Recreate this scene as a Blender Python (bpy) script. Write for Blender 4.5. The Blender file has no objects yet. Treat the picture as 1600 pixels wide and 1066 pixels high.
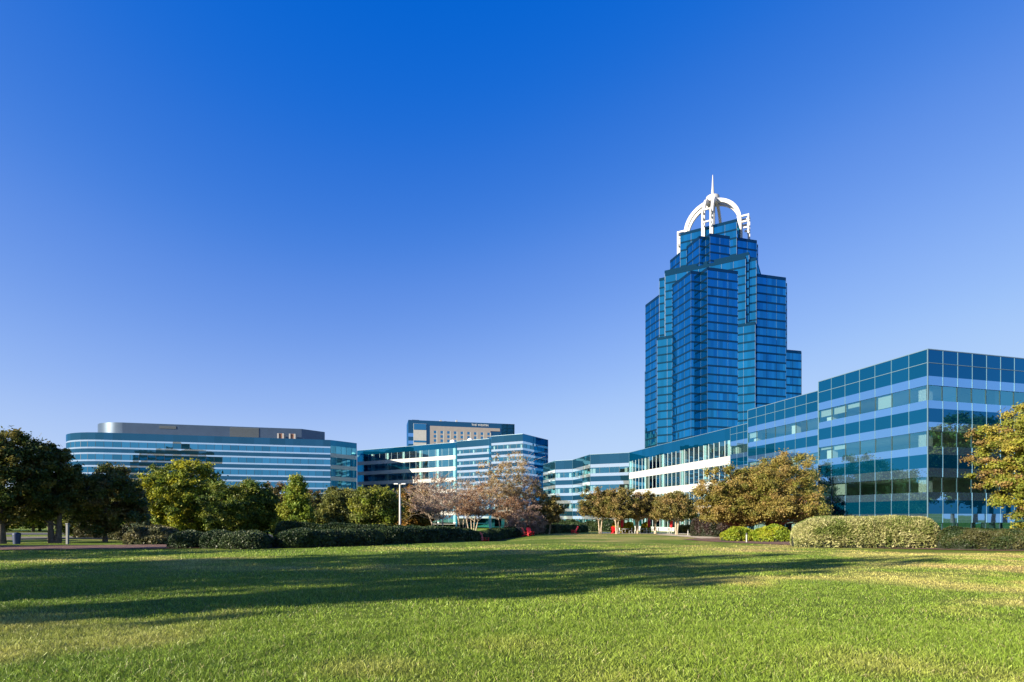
import bpy, math, random
import numpy as np
from mathutils import Vector

# ------------------------------------------------------------------ camera, sky, sun, exposure
S = bpy.context.scene
COL = S.collection
F = 860.0                      # focal length in pixels of the 1600 px wide photograph
cam_d = bpy.data.cameras.new('camera')
cam_d.sensor_width = 36.0
cam_d.lens = F / 1600.0 * 36.0
cam_d.shift_y = 0.172          # level camera with a rising front: verticals stay vertical
cam_d.clip_start = 0.1
cam_d.clip_end = 9000.0
cam = bpy.data.objects.new('camera', cam_d)
cam.location = (0, 0, 1.7)
cam.rotation_euler = (math.radians(90), 0, 0)
COL.objects.link(cam)
S.camera = cam

SUN_EL = math.radians(19.0)
SUN_AZ = math.radians(180 + 58)          # clockwise from +Y: the sun stands behind the camera to the left
world = bpy.data.worlds.new('World')
S.world = world
world.use_nodes = True
wn = world.node_tree.nodes; wl = world.node_tree.links
wn.clear()
sky = wn.new('ShaderNodeTexSky'); sky.sky_type = 'NISHITA'; sky.sun_disc = False
sky.sun_elevation = SUN_EL; sky.sun_rotation = SUN_AZ
sky.air_density = 1.0; sky.dust_density = 0.2; sky.ozone_density = 2.0; sky.altitude = 300
bg = wn.new('ShaderNodeBackground'); bg.inputs['Strength'].default_value = 0.10
wo = wn.new('ShaderNodeOutputWorld')
# the deep, saturated autumn blue of the photograph: the sky's own colours through one tone curve per channel
k_in = wn.new('ShaderNodeVectorMath'); k_in.operation = 'SCALE'; k_in.inputs['Scale'].default_value = 0.1464
crv = wn.new('ShaderNodeRGBCurve'); k_out = wn.new('ShaderNodeVectorMath'); k_out.operation = 'SCALE'; k_out.inputs['Scale'].default_value = 3.8
def set_curve(c, pts):
    for x, y in pts[1:-1]: c.points.new(x, y)
    c.points[0].location = pts[0]; c.points[-1].location = pts[-1]
crv.mapping.extend = 'HORIZONTAL'
set_curve(crv.mapping.curves[0], [(0, 0), (.09, .002), (.12, .034), (.17, .125), (.28, .29), (.42, .43), (.7, .53), (1, .58)])
set_curve(crv.mapping.curves[1], [(0, 0), (.17, .137), (.21, .182), (.29, .29), (.46, .475), (.65, .61), (1, .70)])
set_curve(crv.mapping.curves[2], [(0, 0), (.15, .45), (.30, .645), (.37, .70), (.49, .80), (.69, .91), (1, .96)])
crv.mapping.update()
wl.new(sky.outputs[0], k_in.inputs[0]); wl.new(k_in.outputs[0], crv.inputs['Color']); wl.new(crv.outputs[0], k_out.inputs[0])
wl.new(k_out.outputs[0], bg.inputs['Color']); wl.new(bg.outputs[0], wo.inputs['Surface'])

sun_d = bpy.data.lights.new('sun', 'SUN'); sun_d.energy = 5.0; sun_d.angle = math.radians(0.5)
sun_d.color = (1.0, 0.88, 0.68)
sun = bpy.data.objects.new('sun', sun_d); COL.objects.link(sun)
sdir = Vector((math.sin(SUN_AZ) * math.cos(SUN_EL), math.cos(SUN_AZ) * math.cos(SUN_EL), math.sin(SUN_EL)))
sun.rotation_euler = sdir.to_track_quat('Z', 'Y').to_euler()
sun.location = sdir * 200

S.view_settings.view_transform = 'Standard'
S.view_settings.look = 'None'
S.view_settings.gamma = 1.0
S.view_settings.exposure = 1.4
S.cycles.max_bounces = 8
S.cycles.transparent_max_bounces = 12
S.cycles.sample_clamp_indirect = 6.0

rng = np.random.default_rng(7)
random.seed(7)

# ------------------------------------------------------------------ materials
MATS = {}
def new_mat(name):
    m = bpy.data.materials.new(name); m.use_nodes = True
    m.node_tree.nodes.clear(); MATS[name] = m
    return m, m.node_tree.nodes, m.node_tree.links

def pbr(name, color, rough=0.6, metal=0.0, noise=0.0, scale=3.0, bump=0.0, bscale=20.0):
    m, n, l = new_mat(name)
    p = n.new('ShaderNodeBsdfPrincipled'); o = n.new('ShaderNodeOutputMaterial')
    p.inputs['Roughness'].default_value = rough; p.inputs['Metallic'].default_value = metal
    p.inputs['Base Color'].default_value = (*color, 1)
    if noise:
        tc = n.new('ShaderNodeTexCoord'); t = n.new('ShaderNodeTexNoise'); t.inputs['Scale'].default_value = scale
        t.inputs['Detail'].default_value = 6
        mr = n.new('ShaderNodeMapRange'); mr.inputs[1].default_value = 0.3; mr.inputs[2].default_value = 0.7
        mr.inputs[3].default_value = 1 - noise; mr.inputs[4].default_value = 1 + noise
        mx = n.new('ShaderNodeVectorMath'); mx.operation = 'SCALE'; mx.inputs[0].default_value = color
        l.new(tc.outputs['Object'], t.inputs['Vector']); l.new(t.outputs['Fac'], mr.inputs[0])
        l.new(mr.outputs[0], mx.inputs['Scale']); l.new(mx.outputs[0], p.inputs['Base Color'])
    if bump:
        tc2 = n.new('ShaderNodeTexCoord'); t2 = n.new('ShaderNodeTexNoise'); t2.inputs['Scale'].default_value = bscale
        b = n.new('ShaderNodeBump'); b.inputs['Strength'].default_value = bump; b.inputs['Distance'].default_value = 0.05
        l.new(tc2.outputs['Object'], t2.inputs['Vector']); l.new(t2.outputs['Fac'], b.inputs['Height']); l.new(b.outputs[0], p.inputs['Normal'])
    l.new(p.outputs[0], o.inputs['Surface'])
    return m

def glass(name, tint, base, fmin, rough=0.015, transp=None, tilt=0.012, wave=0.0, tone=.07):
    """coated facade glass: a mirror layer (at least fmin, rising by Fresnel) over a tinted pane;
    each pane leans by its own tiny 'tilt' so that reflections break from pane to pane"""
    m, n, l = new_mat(name)
    o = n.new('ShaderNodeOutputMaterial')
    at = n.new('ShaderNodeAttribute'); at.attribute_name = 'tilt'
    ge = n.new('ShaderNodeNewGeometry')
    sc = n.new('ShaderNodeVectorMath'); sc.operation = 'SCALE'; sc.inputs['Scale'].default_value = tilt
    ad = n.new('ShaderNodeVectorMath'); ad.operation = 'ADD'
    no = n.new('ShaderNodeVectorMath'); no.operation = 'NORMALIZE'
    l.new(at.outputs['Vector'], sc.inputs[0]); l.new(sc.outputs[0], ad.inputs[0]); l.new(ge.outputs['Normal'], ad.inputs[1])
    src = ad
    if wave:
        tc = n.new('ShaderNodeTexCoord'); t = n.new('ShaderNodeTexNoise'); t.inputs['Scale'].default_value = 0.7
        t.inputs['Detail'].default_value = 2
        sb = n.new('ShaderNodeVectorMath'); sb.operation = 'SUBTRACT'; sb.inputs[1].default_value = (.5, .5, .5)
        s2 = n.new('ShaderNodeVectorMath'); s2.operation = 'SCALE'; s2.inputs['Scale'].default_value = wave
        a2 = n.new('ShaderNodeVectorMath'); a2.operation = 'ADD'
        l.new(tc.outputs['Object'], t.inputs['Vector']); l.new(t.outputs['Color'], sb.inputs[0]); l.new(sb.outputs[0], s2.inputs[0])
        l.new(ad.outputs[0], a2.inputs[0]); l.new(s2.outputs[0], a2.inputs[1]); src = a2
    l.new(src.outputs[0], no.inputs[0])
    gl = n.new('ShaderNodeBsdfGlossy'); gl.inputs['Roughness'].default_value = rough
    sp = n.new('ShaderNodeSeparateXYZ'); pt = n.new('ShaderNodeMath'); pt.operation = 'MULTIPLY_ADD'
    pt.inputs[1].default_value = tone; pt.inputs[2].default_value = 1.0
    ts = n.new('ShaderNodeVectorMath'); ts.operation = 'SCALE'; ts.inputs[0].default_value = tint
    l.new(at.outputs['Vector'], sp.inputs[0]); l.new(sp.outputs[0], pt.inputs[0]); l.new(pt.outputs[0], ts.inputs['Scale'])
    l.new(ts.outputs[0], gl.inputs['Color'])
    l.new(no.outputs[0], gl.inputs['Normal'])
    if transp:
        b = n.new('ShaderNodeBsdfTransparent'); b.inputs['Color'].default_value = (*transp, 1)
    else:
        b = n.new('ShaderNodeBsdfDiffuse'); b.inputs['Color'].default_value = (*base, 1)
    fr = n.new('ShaderNodeFresnel'); fr.inputs['IOR'].default_value = 1.5
    ma = n.new('ShaderNodeMath'); ma.operation = 'MULTIPLY_ADD'; ma.inputs[1].default_value = 1 - fmin; ma.inputs[2].default_value = fmin
    ma.use_clamp = True
    l.new(fr.outputs[0], ma.inputs[0])
    mx = n.new('ShaderNodeMixShader')
    l.new(ma.outputs[0], mx.inputs['Fac']); l.new(b.outputs[0], mx.inputs[1]); l.new(gl.outputs[0], mx.inputs[2])
    l.new(mx.outputs[0], o.inputs['Surface'])
    return m

def leaf_mat(name, transl=0.35, rough=0.55):
    m, n, l = new_mat(name)
    o = n.new('ShaderNodeOutputMaterial')
    at = n.new('ShaderNodeAttribute'); at.attribute_name = 'Col'
    p = n.new('ShaderNodeBsdfPrincipled'); p.inputs['Roughness'].default_value = rough
    p.inputs['Specular IOR Level'].default_value = 0.3
    t = n.new('ShaderNodeBsdfTranslucent')
    mx = n.new('ShaderNodeMixShader'); mx.inputs['Fac'].default_value = transl
    l.new(at.outputs['Color'], p.inputs['Base Color']); l.new(at.outputs['Color'], t.inputs['Color'])
    l.new(p.outputs[0], mx.inputs[1]); l.new(t.outputs[0], mx.inputs[2]); l.new(mx.outputs[0], o.inputs['Surface'])
    return m

leaf_mat('leaf'); leaf_mat('grass_blade', 0.30, 0.42); leaf_mat('hedge_leaf', 0.2, 0.5)
pbr('bark_grey', (.11, .085, .065), .9, 0, .4, 6, .5, 30)
pbr('bark_pale', (.36, .29, .22), .8, 0, .35, 5, .2, 20)
pbr('bark_red', (.20, .085, .06), .8, 0, .35, 5, .2, 20)
pbr('hedge_core', (.012, .018, .008), .95)
pbr('mulch', (.13, .065, .045), .95, 0, .5, 4, 1, 25)
pbr('asphalt', (.055, .055, .06), .9, 0, .2, 2)
pbr('kerb_concrete', (.20, .19, .18), .85, 0, .15, 3)
pbr('sand_path', (.42, .34, .24), .9, 0, .2, 2)
pbr('white_paint', (.62, .62, .61), .5)
pbr('white_panel', (.40, .40, .39), .55, 0, .05, .6)
pbr('crown_white', (.42, .42, .43), .5, 0, .06, .3)
pbr('ceiling_white', (.62, .62, .60), .8)
pbr('interior_wall', (.52, .51, .47), .8, 0, .3, .4)
pbr('carpet', (.30, .30, .29), .95)
pbr('blind_fabric', (.34, .34, .32), .8)
pbr('roof_grey', (.30, .30, .30), .9)
pbr('mullion_metal', (.10, .18, .23), .45, .2)
pbr('mullion_dark', (.02, .04, .05), .5)
pbr('tower_rib', (.045, .10, .16), .5)
pbr('mullion_pale', (.45, .49, .50), .45, .1)
pbr('coping', (.12, .20, .26), .4, .3)
pbr('penthouse_metal', (.060, .095, .150), .34, .5, .06, .5)
pbr('louvre_dark', (.07, .09, .11), .6, .3)
pbr('beige_concrete', (.28, .25, .24), .85, 0, .06, .5)
pbr('brown_brick', (.22, .12, .085), .9, 0, .2, 1)
pbr('red_plastic', (.62, .012, .02), .45)
pbr('red_canvas', (.50, .01, .02), .8)
pbr('dark_metal', (.04, .04, .045), .5, .4)
pbr('light_metal', (.42, .40, .37), .45, .2)
pbr('post_shaded', (.13, .14, .15), .6)  # pale post standing in tree shade, the shade painted as dark grey
pbr('lamp_head', (.75, .75, .74), .4)
pbr('tyre', (.015, .015, .016), .85)
pbr('rim', (.5, .5, .52), .3, .8)
pbr('car_white', (.78, .78, .78), .25)
pbr('car_silver', (.42, .43, .45), .28, .5)
pbr('car_blue', (.03, .09, .28), .25)
pbr('car_red', (.38, .02, .02), .25)
pbr('lens_white', (.8, .8, .78), .15)
pbr('lens_red', (.5, .01, .01), .2)
pbr('bin_blue', (.012, .03, .09), .5)
glass('car_glass', (.7, .8, .85), (.01, .012, .014), .15)
# office blocks
glass('band_silver', (.31, .64, .98), (.05, .10, .165), .68, .02, None, .0045, .006, .03)
glass('band_teal', (.10, .62, 1.0), (.0003, .023, .050), .17, .02, None, .0045, .006)
glass('band_teal_shaded', (.08, .50, .95), (.0002, .020, .050), .19, .02, None, .0045, .006)  # teal spandrel again for faces turned from the sun, duller light in its tint
glass('win_clear', (.22, .78, .95), (0, 0, 0), .38, .01, (.74, .93, .91), .005, .006, .10)
glass('win_solid', (.15, .52, .74), (.003, .035, .06), .48, .02, None, .0045, .006, .12)
# the farther blocks: paler mirror bands, slate glass
glass('band_pale', (.62, .84, 1.0), (.30, .34, .36), .60, .02, None, .0045, .006, .03)
glass('band_slate', (.14, .44, .68), (.006, .028, .045), .22, .02, None, .0045, .006)
# tower
glass('tower_glass', (.045, .43, .69), (.0015, .024, .050), .68, .02, None, .014, .008, .10)
glass('tower_spandrel', (.03, .22, .36), (.004, .016, .028), .28, .05, None, .010)

# ------------------------------------------------------------------ helpers
def link(o, parent=None):
    COL.objects.link(o)
    if parent is not None: o.parent = parent
    return o

def tag(o, label=None, cat=None, group=None, kind=None):
    if label: o['label'] = label
    if cat: o['category'] = cat
    if group: o['group'] = group
    if kind: o['kind'] = kind
    return o

def thing(name, label, cat, loc=(0, 0, 0), rz=0.0, group=None):
    o = bpy.data.objects.new(name, None); o.empty_display_size = 0.3
    o.location = loc; o.rotation_euler = (0, 0, rz)
    link(o); return tag(o, label, cat, group)

def dup(root, loc, rz, label, scale=None):
    r = root.copy(); COL.objects.link(r); r.location = loc; r.rotation_euler = (0, 0, rz)
    if scale: r.scale = scale
    r['label'] = label
    for ch in list(root.children):
        c = ch.copy(); COL.objects.link(c); c.parent = r
        for g in list(ch.children):
            d = g.copy(); COL.objects.link(d); d.parent = c
    return r

def quad_mesh(name, V, mats, attr_col=None, tilt=None, midx=None):
    """V: (n,4,3) quads -> mesh; attr_col (n,3) leaf colours; tilt (n,3) pane leans"""
    V = np.asarray(V, dtype=np.float32); n = len(V)
    me = bpy.data.meshes.new(name)
    me.vertices.add(n * 4); me.loops.add(n * 4); me.polygons.add(n)
    me.vertices.foreach_set('co', V.reshape(-1))
    me.loops.foreach_set('vertex_index', np.arange(n * 4, dtype=np.int32))
    me.polygons.foreach_set('loop_start', np.arange(0, n * 4, 4, dtype=np.int32))
    me.polygons.foreach_set('loop_total', np.full(n, 4, dtype=np.int32))
    if attr_col is not None:
        a = me.attributes.new('Col', 'FLOAT_COLOR', 'FACE')
        c = np.ones((n, 4), dtype=np.float32); c[:, :3] = attr_col
        a.data.foreach_set('color', c.reshape(-1))
    if tilt is not None:
        a = me.attributes.new('tilt', 'FLOAT_VECTOR', 'FACE')
        a.data.foreach_set('vector', np.asarray(tilt, dtype=np.float32).reshape(-1))
    for m in (mats if isinstance(mats, (list, tuple)) else [mats]): me.materials.append(MATS[m])
    if midx is not None: me.polygons.foreach_set('material_index', np.asarray(midx, dtype=np.int32))
    me.update(calc_edges=True); me.validate()
    return me

def box_quads(c, size, rz=0.0):
    cx, cy, cz = c; hx, hy, hz = (k / 2 for k in size); ca, sa = math.cos(rz), math.sin(rz)
    P = [(cx + x * ca - y * sa, cy + x * sa + y * ca, cz + z) for z in (-hz, hz) for x, y in ((-hx, -hy), (hx, -hy), (hx, hy), (-hx, hy))]
    return [[P[i] for i in f] for f in ((3, 2, 1, 0), (4, 5, 6, 7), (0, 1, 5, 4), (1, 2, 6, 5), (2, 3, 7, 6), (3, 0, 4, 7))]

class MB:
    """collects polygons and builds one mesh object"""
    def __init__(s): s.v = []; s.f = []; s.sm = []
    def add(s, vs, fs, smooth=False):
        b = len(s.v); s.v += [tuple(p) for p in vs]
        for f in fs: s.f.append(tuple(b + i for i in f)); s.sm.append(smooth)
    def box(s, c, size, rz=0.0):
        cx, cy, cz = c; hx, hy, hz = (k / 2 for k in size); ca, sa = math.cos(rz), math.sin(rz)
        vs = []
        for z in (-hz, hz):
            for x, y in ((-hx, -hy), (hx, -hy), (hx, hy), (-hx, hy)):
                vs.append((cx + x * ca - y * sa, cy + x * sa + y * ca, cz + z))
        s.add(vs, [(3, 2, 1, 0), (4, 5, 6, 7), (0, 1, 5, 4), (1, 2, 6, 5), (2, 3, 7, 6), (3, 0, 4, 7)])
    def tube(s, pts, radii, n=8, cap=True):
        pts = [Vector(p) for p in pts]; rings = []
        up = Vector((0, 0, 1))
        for i, p in enumerate(pts):
            d = (pts[min(i + 1, len(pts) - 1)] - pts[max(i - 1, 0)]).normalized()
            a = d.cross(up if abs(d.z) < .95 else Vector((1, 0, 0))).normalized(); b = d.cross(a)
            rings.append([p + (a * math.cos(2 * math.pi * k / n) + b * math.sin(2 * math.pi * k / n)) * radii[i] for k in range(n)])
        vs = [q for r in rings for q in r]; fs = []
        for i in range(len(pts) - 1):
            for k in range(n):
                fs.append((i * n + k, i * n + (k + 1) % n, (i + 1) * n + (k + 1) % n, (i + 1) * n + k))
        s.add(vs, fs, True)
        if cap:
            s.add(rings[0], [tuple(range(n - 1, -1, -1))]); s.add(rings[-1], [tuple(range(n))])
    def prism(s, poly, z0, z1, top=True, bottom=False):
        n = len(poly)
        vs = [(x, y, z0) for x, y in poly] + [(x, y, z1) for x, y in poly]
        fs = [(i, (i + 1) % n, n + (i + 1) % n, n + i) for i in range(n)]
        if top: fs.append(tuple(range(n, 2 * n)))
        if bottom: fs.append(tuple(range(n - 1, -1, -1)))
        s.add(vs, fs)
    def build(s, name, mat, parent=None, bevel=0.0):
        me = bpy.data.meshes.new(name); me.from_pydata(s.v, [], s.f)
        me.polygons.foreach_set('use_smooth', s.sm); me.materials.append(MATS[mat]); me.update()
        o = link(bpy.data.objects.new(name, me), parent)
        if bevel:
            b = o.modifiers.new('bevel', 'BEVEL'); b.width = bevel; b.segments = 2
        return o

def gx(px, Y): return (px - 800.0) / F * Y        # east-west position of something seen at column px, Y metres away

def _hash(ix, iy, seed):
    h = (ix.astype(np.int64) * 374761393 + iy.astype(np.int64) * 668265263 + seed * 1442695041) & 0xffffffff
    h = ((h ^ (h >> 13)) * 1274126177) & 0xffffffff
    return ((h ^ (h >> 16)) & 0xffff) / 65535.0
def vnoise(x, y, seed=0):
    x = np.asarray(x, float); y = np.asarray(y, float)
    ix = np.floor(x).astype(np.int64); iy = np.floor(y).astype(np.int64); fx = x - ix; fy = y - iy
    fx = fx * fx * (3 - 2 * fx); fy = fy * fy * (3 - 2 * fy)
    a = _hash(ix, iy, seed); b = _hash(ix + 1, iy, seed); c = _hash(ix, iy + 1, seed); d = _hash(ix + 1, iy + 1, seed)
    return (a * (1 - fx) + b * fx) * (1 - fy) + (c * (1 - fx) + d * fx) * fy

def sstep(a, b, x):
    t = np.clip((np.asarray(x, float) - a) / (b - a), 0, 1); return t * t * (3 - 2 * t)
def ground_z(x, y):
    x = np.asarray(x, float); y = np.asarray(y, float)
    z = -0.010 * np.clip(y, -60, 150)
    z = z - 0.75 * sstep(49, 62, y) * sstep(-46, -36, x) * (1 - sstep(-6, 4, x))
    z = z + 0.05 * (vnoise(x / 9, y / 9, 3) - .5) * (1 - sstep(60, 90, np.abs(x) + np.abs(y) * .5))
    return z
def gz(x, y): return float(ground_z(x, y))

def lawn_color(x, y):
    """living green, dry and worn patches of the turf"""
    n1 = .6 * vnoise(x / 3.1, y / 3.1, 11) + .4 * vnoise(x / 1.1, y / 1.1, 12)
    n2 = .6 * vnoise(x / 7.3, y / 4.2, 13) + .4 * vnoise(x / 1.7, y / 1.3, 14)
    dry = np.clip((n2 - .57) * 3.4 + sstep(-3, 13, x) * (.25 + .75 * sstep(6.5, 10, y)) - .20, 0, 1)
    tan = np.clip((n1 - .62) * 5, 0, 1) * np.clip(.25 + sstep(0, 16, x), 0, 1)
    g = np.array([.190, .262, .032]); d = np.array([.42, .37, .115]); t = np.array([.44, .31, .13])
    dk = np.array([.120, .190, .026])
    c = g[None] * n1[:, None] * 1.1 + dk[None] * (1 - n1[:, None])
    c = c * (1 - dry[:, None] * .9) + d[None] * dry[:, None] * .9
    c = c * (1 - tan[:, None] * .55) + t[None] * tan[:, None] * .55
    return c

# ------------------------------------------------------------------ ground, beds, road
def axis(lo, hi, fine_lo, fine_hi, step):
    a = [fine_lo - 2.0 * (1.35 ** k - 1) / .35 for k in range(60)]
    a = [v for v in a if v > lo][::-1] + [lo] if False else sorted([v for v in a[1:] if v > lo] + [lo])
    b = [fine_hi + 2.0 * (1.35 ** k - 1) / .35 for k in range(60)]
    b = sorted([v for v in b[1:] if v < hi] + [hi])
    return np.array(a + list(np.arange(fine_lo, fine_hi + .001, step)) + b)
ax = axis(-4000, 4000, -70, 60, .5); ay = axis(-4000, 6000, 2, 100, .5)
GX, GY = np.meshgrid(ax, ay); gxf = GX.ravel(); gyf = GY.ravel()
gzf = ground_z(gxf, gyf)
nx, ny = len(ax), len(ay)
me = bpy.data.meshes.new('ground')
idx = np.arange(nx * ny).reshape(ny, nx)
faces = np.stack([idx[:-1, :-1], idx[:-1, 1:], idx[1:, 1:], idx[1:, :-1]], -1).reshape(-1, 4)
me.vertices.add(nx * ny); me.vertices.foreach_set('co', np.stack([gxf, gyf, gzf], -1).astype(np.float32).ravel())
me.loops.add(len(faces) * 4); me.loops.foreach_set('vertex_index', faces.ravel().astype(np.int32))
me.polygons.add(len(faces)); me.polygons.foreach_set('loop_start', np.arange(0, len(faces) * 4, 4, dtype=np.int32))
me.polygons.foreach_set('loop_total', np.full(len(faces), 4, dtype=np.int32))
at = me.attributes.new('Col', 'FLOAT_COLOR', 'POINT')
cc = np.ones((nx * ny, 4), dtype=np.float32); cc[:, :3] = lawn_color(gxf, gyf)
at.data.foreach_set('color', cc.ravel())
me.update(calc_edges=True)
me.polygons.foreach_set('use_smooth', np.ones(len(faces), dtype=bool))
m, n, l = new_mat('turf')
p = n.new('ShaderNodeBsdfPrincipled'); o_ = n.new('ShaderNodeOutputMaterial'); p.inputs['Roughness'].default_value = .9
p.inputs['Specular IOR Level'].default_value = .1
ca = n.new('ShaderNodeAttribute'); ca.attribute_name = 'Col'
tc = n.new('ShaderNodeTexCoord')
t1 = n.new('ShaderNodeTexNoise'); t1.inputs['Scale'].default_value = 9; t1.inputs['Detail'].default_value = 8; t1.inputs['Roughness'].default_value = .75
mr = n.new('ShaderNodeMapRange'); mr.inputs[1].default_value = .3; mr.inputs[2].default_value = .7; mr.inputs[3].default_value = .40; mr.inputs[4].default_value = 1.15  # range leans dark: shade beneath the blades put into the turf colour
vm = n.new('ShaderNodeVectorMath'); vm.operation = 'SCALE'
bp = n.new('ShaderNodeBump'); bp.inputs['Strength'].default_value = 1; bp.inputs['Distance'].default_value = .12
l.new(tc.outputs['Object'], t1.inputs['Vector']); l.new(t1.outputs['Fac'], mr.inputs[0]); l.new(mr.outputs[0], vm.inputs['Scale'])
l.new(ca.outputs['Color'], vm.inputs[0]); l.new(vm.outputs[0], p.inputs['Base Color']); l.new(t1.outputs['Fac'], bp.inputs['Height'])
l.new(bp.outputs[0], p.inputs['Normal']); l.new(p.outputs[0], o_.inputs['Surface'])
me.materials.append(m)
ground = link(bpy.data.objects.new('lawn', me)); tag(ground, kind='structure')

def patch(name, near, far, mat, lift, kind='structure', steps=40, rows=8):
    """a sheet on the ground between two edges given as polylines"""
    def sample(pl, k):
        pl = np.array(pl, float); d = np.r_[0, np.cumsum(np.hypot(*np.diff(pl, axis=0).T))]
        s = np.linspace(0, d[-1], k); return np.stack([np.interp(s, d, pl[:, 0]), np.interp(s, d, pl[:, 1])], -1)
    A = sample(near, steps); B = sample(far, steps); mb = MB(); vs = []
    for j in range(rows):
        t = j / (rows - 1)
        for a, b in zip(A, B):
            x, y = a * (1 - t) + b * t; vs.append((x, y, gz(x, y) + lift))
    fs = [(j * steps + i, j * steps + i + 1, (j + 1) * steps + i + 1, (j + 1) * steps + i) for j in range(rows - 1) for i in range(steps - 1)]
    mb.add(vs, fs, True); o = mb.build(name, mat); tag(o, kind=kind); return o

patch('mulch_bed', [(-42, 31.0), (-33, 33.5), (-26, 35.5), (-20, 36.2), (-15, 36.0), (-10, 43), (-4, 55), (2, 75)],
      [(-46, 37), (-37, 40), (-28, 42.0), (-22, 43.0), (-16, 44.0), (-11, 49), (-4, 61), (3, 80)], 'mulch', .03)
patch('mulch_bed', [(46, 29.5), (36, 31.4), (28, 32.6), (24, 36), (18, 48), (17, 55)], [(60, 40), (46, 46), (34, 44.5), (31, 52), (29, 60), (25, 66)], 'mulch', .03)
patch('path', [(20, 58), (20.5, 68), (20, 78)], [(23.5, 60), (23.8, 70), (22.8, 80)], 'sand_path', .03)
patch('terrace_paving', [(13.5, 84), (21, 82), (25, 78)], [(16, 98), (24, 94), (28, 84)], 'sand_path', .034)
patch('parking_lot', [(-90, 76), (-40, 78), (-6, 80)], [(-96, 92), (-44, 94), (-8, 95)], 'asphalt', .035)
road_c = [(-140, 50), (-90, 52), (-62, 54), (-48, 58), (-40, 66), (-36, 74), (-35, 82)]
patch('road', [(x, y - 3.5) for x, y in road_c], [(x, y + 3.5) for x, y in road_c], 'asphalt', .035, steps=80)
for sg in (-1, 1):
    mb = MB(); pts = []
    rc = np.array(road_c, float); d = np.r_[0, np.cumsum(np.hypot(*np.diff(rc, axis=0).T))]
    s = np.linspace(0, d[-1], 80); rx = np.interp(s, d, rc[:, 0]); ry = np.interp(s, d, rc[:, 1]) + sg * 3.6
    for i in range(79):
        x0, y0, x1, y1 = rx[i], ry[i], rx[i + 1], ry[i + 1]
        mb.box(((x0 + x1) / 2, (y0 + y1) / 2, gz((x0 + x1) / 2, (y0 + y1) / 2) + .05), (math.hypot(x1 - x0, y1 - y0), .18, .22), math.atan2(y1 - y0, x1 - x0))
    tag(mb.build('kerb', 'kerb_concrete'), kind='structure')

# ------------------------------------------------------------------ facades
def run_points(poly, step):
    """split a polyline into pane-wide pieces: list of (p0, p1)"""
    out = []
    for a, b in zip(poly[:-1], poly[1:]):
        a = np.array(a, float); b = np.array(b, float); L = np.hypot(*(b - a)); k = max(1, int(round(L / step)))
        for i in range(k): out.append((a + (b - a) * i / k, a + (b - a) * (i + 1) / k))
    return out
BANDMAT = {'silver': 'band_silver', 'dark': 'band_teal', 'white': 'white_panel', 'win': 'win_clear', 'swin': 'win_solid', 'blue': 'band_teal_shaded', 'base': 'louvre_dark', 'pale': 'band_pale', 'slate': 'band_slate'}
BANDNAME = {'silver': 'mirror_band', 'dark': 'spandrel_band', 'white': 'white_spandrel', 'win': 'ribbon_window', 'swin': 'ribbon_window', 'blue': 'spandrel_band', 'base': 'plinth', 'pale': 'mirror_band', 'slate': 'spandrel_band'}

def facade(parent, poly, bands, pane=1.68, seam='mullion_metal', seam_w=.034, win_seam_w=.08, win_seam='mullion_dark', noseam=False):
    """poly runs left to right as seen from outside; bands = [(z0, z1, type)] top to bottom"""
    pieces = run_points(poly, pane)
    for z0, z1, ty in bands:
        rec = .07 if ty in ('win', 'swin') else 0.0
        V = []; T = []
        for a, b in pieces:
            d = (b - a) / np.hypot(*(b - a)); nrm = np.array([d[1], -d[0]])
            a2 = a - nrm * rec; b2 = b - nrm * rec
            V.append([(*a2, z0), (*b2, z0), (*b2, z1), (*a2, z1)]); T.append(rng.normal(0, 1, 3) * (1, 1, .8))
            if rec == 0:      # lips that close the step to the recessed windows
                for z in (z0, z1):
                    ai = a - nrm * .12; bi = b - nrm * .12
                    q = [(*a, z), (*ai, z), (*bi, z), (*b, z)]
                    V.append(q if z == z0 else q[::-1]); T.append((0, 0, 0))
        nb = len(V); w = win_seam_w if rec else seam_w
        smat = win_seam if rec else seam
        if ty != 'white' and not (noseam and not rec):
            for i, (a, b) in enumerate(pieces):
                d = (b - a) / np.hypot(*(b - a)); ang = math.atan2(d[1], d[0]); nrm = np.array([d[1], -d[0]])
                V += box_quads((*(a - nrm * (rec - .012)), (z0 + z1) / 2), (w, .05, z1 - z0 - .01), ang)
                if i == len(pieces) - 1: V += box_quads((*(b - nrm * (rec - .012)), (z0 + z1) / 2), (w, .05, z1 - z0 - .01), ang)
            if ty in ('dark', 'blue') and z1 - z0 > 1.8 and z1 - z0 < 4:    # the tall parapet glass has a cross seam
                for a, b in run_points(poly, 1e9):
                    d = (b - a) / np.hypot(*(b - a)); nrm = np.array([d[1], -d[0]])
                    V += box_quads((*((a + b) / 2 + nrm * .011), z0 + (z1 - z0) * .5), (np.hypot(*(b - a)), .044, .05), math.atan2(d[1], d[0]))
        T += [(0, 0, 0)] * (len(V) - nb)
        me = quad_mesh(BANDNAME[ty], V, [BANDMAT[ty], smat], None, T, [0] * nb + [1] * (len(V) - nb))
        link(bpy.data.objects.new(BANDNAME[ty], me), parent)

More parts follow.
